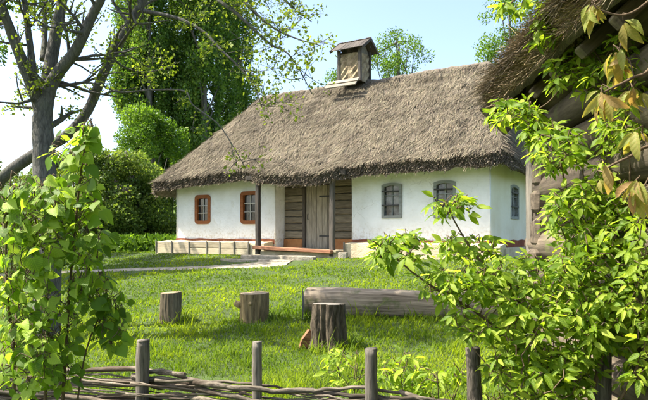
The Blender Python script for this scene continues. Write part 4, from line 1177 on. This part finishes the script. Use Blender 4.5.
# ------------------------------------------------------------------ foreground saplings and shrubs
def ellipse_pts(rnd, ells, n):
    """(cx, cy, rx, ry, d0, d1, weight) in photo pixels and metres -> scattered points"""
    W_ = [e[6] for e in ells]; out = []
    for _ in range(n):
        e = rnd.choices(ells, W_)[0]; a, q = rnd.uniform(0, 6.28), math.sqrt(rnd.random())
        out.append(P(e[0] + math.cos(a) * q * e[2], e[1] + math.sin(a) * q * e[3], rnd.uniform(e[4], e[5])))
    return out
def biggest(pos, k=300):
    """indices of the leaves nearest to the camera and inside the picture"""
    pos = np.asarray(pos); px = 324 + FPX * pos[:, 0] / pos[:, 1]; py = HZ - FPX * (pos[:, 2] - CAM_Z) / pos[:, 1]
    sc = pos[:, 1] + np.where((px < 2) | (px > 646) | (py < 2) | (py > 398), 100, 0)
    m = np.zeros(len(pos), bool); m[np.argsort(sc)[:k]] = True; return m
def sprays(name, label, cat, base, stems, ells, n_pts, per, seed, T, tmat, jmat, size, twig_r=.0025, droop=.4, face=(-.3, -.4, .9), petiole=.05, pitch=0.0, drop_in=.10):
    """a shrub: explicit stems; at scattered twig ends a leaf or a compound leaf of several leaflets"""
    rnd = random.Random(seed); t = thing(name, base, label, cat); paths = []
    for pts, r0, r1 in stems:
        p = smooth_path(pts, 7); paths.append(p); g = Geo(); g.tube(p, lerp_r(len(p), r0, r1), 8, .06, seed, True)
        link("stem", g.mesh("stem", True, base), M_twig, t)
    pts = ellipse_pts(rnd, ells, n_pts); tg = Geo(); pos, dirs, nrm, sc = [], [], [], []
    flat = [q for p in paths for q in p]
    nodes = list(flat)
    for q in sorted(pts, key=lambda q: min((q - a).length_squared for a in flat[::3])):
        a = min(nodes, key=lambda s: (s - q).length_squared + (.04 if s.z > q.z + .02 else 0))
        mid = (a + q) / 2 + Vector((rnd.uniform(-.02, .02), rnd.uniform(-.02, .02), .02 + (q - a).length * .08))
        tg.tube([a, mid, q], [twig_r * 1.5, twig_r * 1.2, twig_r * .7], 4, 0, 0, False)
        nodes.append(mid); nodes.append(q)
        d = (q - mid); d = d.normalized() if d.length > 1e-4 else Vector((0, 0, 1))
        for k in range(per if isinstance(per, int) else rnd.randint(*per)):
            if per == 1: ld = d * .5 + Vector((rnd.uniform(-1, 1), rnd.uniform(-1, .6), -droop + rnd.uniform(-.5, .4)))
            else:
                ang = (k - 1) * .9 + rnd.uniform(-.3, .3) if k < 5 else rnd.uniform(0, 6.28)
                sd = d.cross(Vector((rnd.uniform(-.3, .3), rnd.uniform(-.3, .3), 1))).normalized()
                ld = d * math.cos(ang) + sd * math.sin(ang) + Vector((0, 0, rnd.uniform(-.6, .35) - droop * .5))
            ld = ld.normalized(); pos.append(tuple(q + ld * petiole * rnd.uniform(.3, 1))); dirs.append(tuple(ld))
            nrm.append((face[0] + rnd.uniform(-.6, .6), face[1] + rnd.uniform(-.6, .6), face[2] + rnd.uniform(-.5, .5))); sc.append(size * rnd.choice((.5, .7, .85, 1.0, 1.1, 1.3)) * rnd.uniform(.9, 1.1))
            if petiole > .03: tg.tube([q, Vector(pos[-1])], [.0014, .0012], 3, 0, 0, False)
    link("twigs", tg.mesh("twigs", True, base), M_twig, t, kind="stuff")
    pos, dirs, nrm, sc = map(np.array, (pos, dirs, nrm, sc)); m = biggest(pos, 298)
    leaf_objects("leaf", [tmesh("leaf", (variant(T[0], q), T[1])) for q in range(6)], tmat, t, base, pos[m], dirs[m], nrm[m], sc[m])
    if (~m).any():
        r = np.random.default_rng(seed)
        link("foliage", scatter("foliage", variant(T[0], 3), T[1], pos[~m], dirs[~m], nrm[~m], sc[~m], r.random((~m).sum()), base, wsc=.75 + .5 * r.random((~m).sum())), jmat, t, kind="stuff")
    return t
D = 3.45
b = P(58, 460, D); b.z = gz(b.x, b.y)
sprays("linden_sapling", "linden sapling with big heart-shaped leaves growing by the wattle fence", "sapling", tuple(b), [
    ([b, P(64, 380, D), P(67, 330, D), P(72, 260, D), P(79, 190, D), P(86, 128, D)], .011, .004),
    ([b + Vector((-.1, .05, 0)), P(46, 370, D + .1), P(48, 310, D + .1), P(38, 250, D), P(34, 185, D - .1)], .012, .004),
    ([b + Vector((.05, -.03, 0)), P(82, 370, D), P(98, 318, D - .05), P(108, 285, D - .1)], .006, .003),
    ([b + Vector((-.25, .0, 0)), P(14, 360, D), P(8, 300, D - .1), P(6, 230, D - .1), P(12, 170, D - .1)], .010, .004)],
    [(72, 150, 22, 22, D - .15, D + .15, .9), (88, 132, 8, 12, D - .1, D + .1, .35), (30, 200, 32, 24, D - .3, D + .2, 1.5), (70, 200, 30, 28, D - .2, D + .25, 1.7), (30, 245, 32, 30, D - .3, D + .2, 1.6), (80, 240, 26, 26, D - .2, D + .2, 1.3),
     (88, 285, 22, 18, D - .2, D + .1, .8), (112, 318, 16, 28, D - .15, D + .05, .8), (25, 300, 30, 35, D - .3, D + .2, 1.8), (25, 355, 30, 38, D - .4, D + .1, 1.8), (62, 320, 22, 30, D - .2, D + .2, .9), (60, 360, 22, 25, D - .2, D + .1, .6), (5, 220, 18, 40, D - .3, D + .2, .8)],
    1300, 1, 601, LINDEN, M_linden, M_linden_t, .066, droop=.2, face=(-.55, -.5, .75), petiole=.035, twig_r=.0017)
D = 3.7
b = P(560, 480, D); b.z = gz(b.x, b.y)
sprays("box_elder_shrub", "bright green shrub with pointed compound leaves in front of the barn", "shrub", tuple(b), [
    ([b, P(548, 400, D), P(520, 352, D), P(480, 315, D), P(430, 285, D - .05), P(395, 258, D - .1), P(372, 240, D - .1)], .013, .003),
    ([b, P(545, 380, D + .1), P(535, 330, D + .1), P(510, 290, D), P(478, 258, D), P(455, 222, D), P(446, 200, D)], .013, .003),
    ([b, P(575, 380, D + .1), P(585, 300, D + .2), P(575, 230, D + .3), P(562, 170, D + .3), P(552, 120, D + .3)], .016, .003),
    ([b, P(590, 400, D - .1), P(610, 320, D), P(625, 240, D), P(630, 170, D), P(625, 110, D)], .016, .003),
    ([b, P(535, 420, D - .2), P(505, 385, D - .3), P(470, 345, D - .3)], .008, .003),
    ([b, P(620, 400, D - .2), P(650, 330, D - .3), P(660, 250, D - .3)], .012, .003)],
    [(402, 248, 26, 18, D - .2, D + .1, .55), (385, 250, 14, 12, D - .15, D, .25), (453, 206, 22, 12, D - .1, D + .1, .26), (470, 248, 32, 14, D - .1, D + .2, .6), (465, 285, 50, 20, D - .3, D + .2, 1.3), (535, 285, 60, 32, D - .3, D + .3, 2.6), (605, 270, 50, 45, D - .3, D + .3, 2.8), (585, 215, 40, 36, D - .1, D + .4, 2.0),
     (560, 150, 26, 24, D, D + .4, .8), (625, 170, 28, 60, D, D + .4, 1.3), (545, 335, 62, 32, D - .4, D + .2, 2.2), (470, 320, 30, 16, D - .3, D, .35), (615, 320, 40, 32, D - .4, D + .1, 1.8), (545, 385, 40, 25, D - .5, D, .7), (640, 110, 18, 30, D, D + .3, .5), (640, 300, 16, 90, D - .5, D, 1.4), (570, 375, 30, 25, D - .3, D, .8), (635, 385, 14, 16, D + .1, D + .3, .3), (520, 365, 30, 20, D - .4, D, .5), (632, 235, 20, 50, D - .2, D + .2, 1.0)],
    1500, (4, 6), 611, ELDER, M_elder, M_elder_t, .072, droop=.2, face=(-.55, -.5, .8), petiole=.025)
D = 4.0
b = P(690, 480, D); b.x = 1.72; b.z = gz(b.x, b.y)
sprays("box_elder_branch", "leafy sprays hanging from above over the barn's log wall", "branch", tuple(P(600, -60, 3.9)), [
    ([P(600, -60, 3.9), P(560, -10, 4.0), P(575, 30, 4.1), P(570, 70, 4.2), P(545, 105, 4.3), P(505, 118, 4.4)], .012, .003),
    ([P(600, -60, 3.9), P(545, -30, 4.0), P(515, 0, 4.1), P(500, 6, 4.1)], .010, .003),
    ([P(575, 30, 4.1), P(600, 60, 4.0), P(605, 90, 3.9)], .006, .003)],
    [(514, 112, 28, 15, 4.2, 4.6, 1.7), (540, 130, 18, 14, 4.1, 4.4, .9), (568, 72, 24, 16, 4.0, 4.3, 1.0), (585, 48, 16, 14, 4.0, 4.2, .6), (525, 4, 26, 9, 4.0, 4.2, .6), (560, 20, 14, 14, 4.0, 4.2, .4), (600, 80, 22, 20, 3.8, 4.1, .7), (628, 60, 18, 35, 3.5, 3.8, .8), (622, 120, 24, 20, 3.5, 3.9, .8), (545, 30, 16, 16, 4.0, 4.2, .5), (585, 12, 14, 12, 4.0, 4.2, .4)],
    270, (4, 6), 621, ELDER, M_elder, M_elder_t, .080, droop=.3, face=(-.5, -.3, .8), petiole=.025)
D = 2.75
b = P(690, -40, D)
sprays("walnut_branch", "walnut branch with large drooping yellow-brown young leaves by the barn eave", "branch", tuple(b), [
    ([b, P(655, 60, D), P(632, 78, D), P(612, 88, D), P(604, 92, D)], .009, .004),
    ([b, P(668, 120, D - .1), P(640, 150, D - .1), P(612, 165, D - .1), P(603, 172, D - .1)], .009, .004),
    ([b, P(650, 0, D), P(625, 15, D), P(600, 10, D), P(592, 2, D)], .008, .003),
    ([P(668, 120, D - .1), P(650, 175, D), P(640, 190, D)], .005, .003)],
    [(604, 90, 7, 6, D - .05, D + .05, 1), (604, 170, 10, 10, D - .15, D - .05, 1.2), (640, 140, 14, 12, D - .15, D, 1), (596, 6, 8, 8, D - .05, D + .05, .8), (632, 20, 12, 12, D - .05, D + .1, .9), (635, 85, 10, 8, D, D + .1, .7), (640, 188, 10, 10, D - .1, D, .9), (620, 55, 8, 8, D, D + .1, .5)],
    26, (3, 4), 631, WALNUT, M_walnut, M_walnut, .092, droop=1.9, face=(-.6, -.6, .3), petiole=.02)
# leafy weeds behind the fence
for i, (px, d, lb, n_) in enumerate([(352, 4.9, "bright leafy weed clump behind the fence near the dark stump", 34), (410, 4.5, "bright leafy weed clump behind the fence between two stakes", 60), (440, 4.3, "bright leafy weed clump beside the leaning fence stake", 40), (505, 4.2, "bright leafy weed clump under the shrub's lowest branch", 36)]):
    x = (px - 324) / FPX * d; z0 = gz(x, d); b = Vector((x, d, z0)); rnd = random.Random(700 + i); stems = []
    for k in range(5):
        a = rnd.uniform(0, 6.28); R = rnd.uniform(.05, .22); H = rnd.uniform(.42, .66)
        stems.append(([b, b + Vector((math.cos(a) * R * .5, math.sin(a) * R * .5, H * .6)), b + Vector((math.cos(a) * R, math.sin(a) * R, H))], .005, .002))
    ppx = 324 + FPX * x / d; pyc = HZ + FPX * (CAM_Z - z0 - .50) / d
    sprays("leafy_weed", lb, "weed", tuple(b), stems, [(ppx, pyc, 30, 20, d - .15, d + .15, 1), (ppx, pyc + 24, 24, 10, d - .15, d + .15, .5)], n_, (3, 4), 710 + i, ELDER, M_elder, M_elder_t, .085, droop=-.1, face=(-.4, -.3, .9), petiole=.03)

# ------------------------------------------------------------------ grass
def grass(n, lo, hi, seed, hmin, hmax, pxr=(-330, 960), tufts=False):
    r = np.random.default_rng(seed)
    d = np.exp(r.uniform(math.log(lo), math.log(hi), n)); px = r.uniform(*pxr, n)
    x = (px - 324) / FPX * d; y = d
    u = (x - HL.x) * HU.x + (y - HL.y) * HU.y; v = (x - HL.x) * HV.x + (y - HL.y) * HV.y
    ok = ~((u > -.55) & (u < LEN + .5) & (v > -.60) & (v < WID))
    ok &= ~((u > RU0 - .1) & (u < RU1) & (v > -1.05) & (v < 0))
    dm = np.full(n, 9.0)
    for k in range(0, len(PATH_PTS), 2):
        dm = np.minimum(dm, np.hypot(x - PATH_PTS[k, 0], y - PATH_PTS[k, 1]) / PATH_PTS[k, 2])
    ok &= r.random(n) < np.clip((dm - .75) * 2.2, 0.02, 1)
    ok &= r.random(n) < np.clip(1.5 - (fbm(x * 1.1, y * 1.1, 141, 3) - .56) * 9, .25, 1)
    for sx, sy, sr in STONES: ok &= ~(np.hypot(x - sx, y - sy) < sr * .8) | (r.random(n) < .12)
    bs = (x - BC.x) * BN.x + (y - BC.y) * BN.y; ok &= ~((bs < 0.0) & (x > 1.2) & (y < 6.0))
    for t_, rr in ((ST1, .16), (ST2, .2), (ST3, .22)): ok &= np.hypot(x - t_.location.x, y - t_.location.y) > rr
    if tufts:
        near = np.full(n, 9.0)
        for t_ in (ST1, ST2, ST3): near = np.minimum(near, np.hypot(x - t_.location.x, y - t_.location.y))
        for f in np.linspace(0, 1, 14): near = np.minimum(near, np.hypot(x - (L0.x + (L1.x - L0.x) * f), y - (L0.y + (L1.y - L0.y) * f)))
        fy = np.interp(x, [p[0] for p in fpos], [p[1] for p in fpos])
        ok &= (fbm(x * 2.6, y * 2.6, 123, 2) > .56) | (near < .42) | ((np.abs(y - fy) < .5) & (fbm(x * 4, y * 4, 124, 2) > .45))
        ok &= r.random(n) < np.clip(1.6 - (y - 3.6) * .16, .25, 1)
    x, y, d = x[ok], y[ok], d[ok]; n = len(x)
    patch = fbm(x * 1.6, y * 1.6, 91, 3); big = fbm(x * .5, y * .5, 95, 2)
    H = (hmin + (hmax - hmin) * r.random(n) ** 1.3) * (.55 + 1.0 * patch)
    s = -((x - HL.x) * HV.x + (y - HL.y) * HV.y); H *= np.where(s < 2.6, .7, 1.0)
    nearlog = np.zeros(n)
    for cx_, cy_, rr in [(ST1.location.x, ST1.location.y, .32), (ST2.location.x, ST2.location.y, .38), (ST3.location.x, ST3.location.y, .42)] + [(L0.x + (L1.x - L0.x) * f, L0.y + (L1.y - L0.y) * f - .25, .35) for f in np.linspace(0, 1, 12)]:
        nearlog = np.maximum(nearlog, (np.hypot(x - cx_, y - cy_) < rr) * 1.0)
    H *= 1 + .7 * nearlog * r.random(n)
    wd = (.0038 + .00135 * np.clip(d - 4, 0, 14)) * (.7 + .6 * r.random(n)) * 1.3
    az = r.uniform(0, 6.283, n); lean = .25 + 1.1 * r.random(n)
    dirv = np.stack([np.cos(az) * lean, np.sin(az) * lean, np.ones(n)], 1)
    nrm = np.stack([-np.cos(az), -np.sin(az), lean], 1)
    # local: y along the blade, x across, z away from the bend
    T = np.array([(-.5, -.05, 0), (.5, -.05, 0), (-.42, .5, .05), (.42, .5, .05), (0, 1, -.16)])
    X, Y, Zn = ortho(dirv, nrm)
    V = T[None, :, 0, None] * X[:, None] * wd[:, None, None] + (T[None, :, 1, None] * Y[:, None] + T[None, :, 2, None] * Zn[:, None]) * H[:, None, None]
    V += np.stack([x, y, ground_z(x, y)], 1)[:, None]
    F = np.array([(0, 1, 3), (0, 3, 2), (2, 3, 4)])
    Fa = (F[None] + (np.arange(n) * 5)[:, None, None]).reshape(-1, 3)
    tint = np.clip(.46 + .8 * (patch - .5) + .8 * (big - .5) + .35 * (r.random(n) - .5), 0, 1)
    return np_mesh("grass", V.reshape(-1, 3), Fa, np.repeat(np.repeat(tint[:, None], 3, 1), 5, 0))
tag(link("grass", grass(375000, 2.6, 27, 1, .035, .085), M_grass, kind="stuff"), "thick bright green lawn grass in front of the cottage", "grass")
tag(link("tall_grass", grass(34000, 3.6, 10.5, 2, .10, .24, (-60, 700), True), M_grass, kind="stuff"), "taller grass tufts behind the fence and round the stumps", "grass")
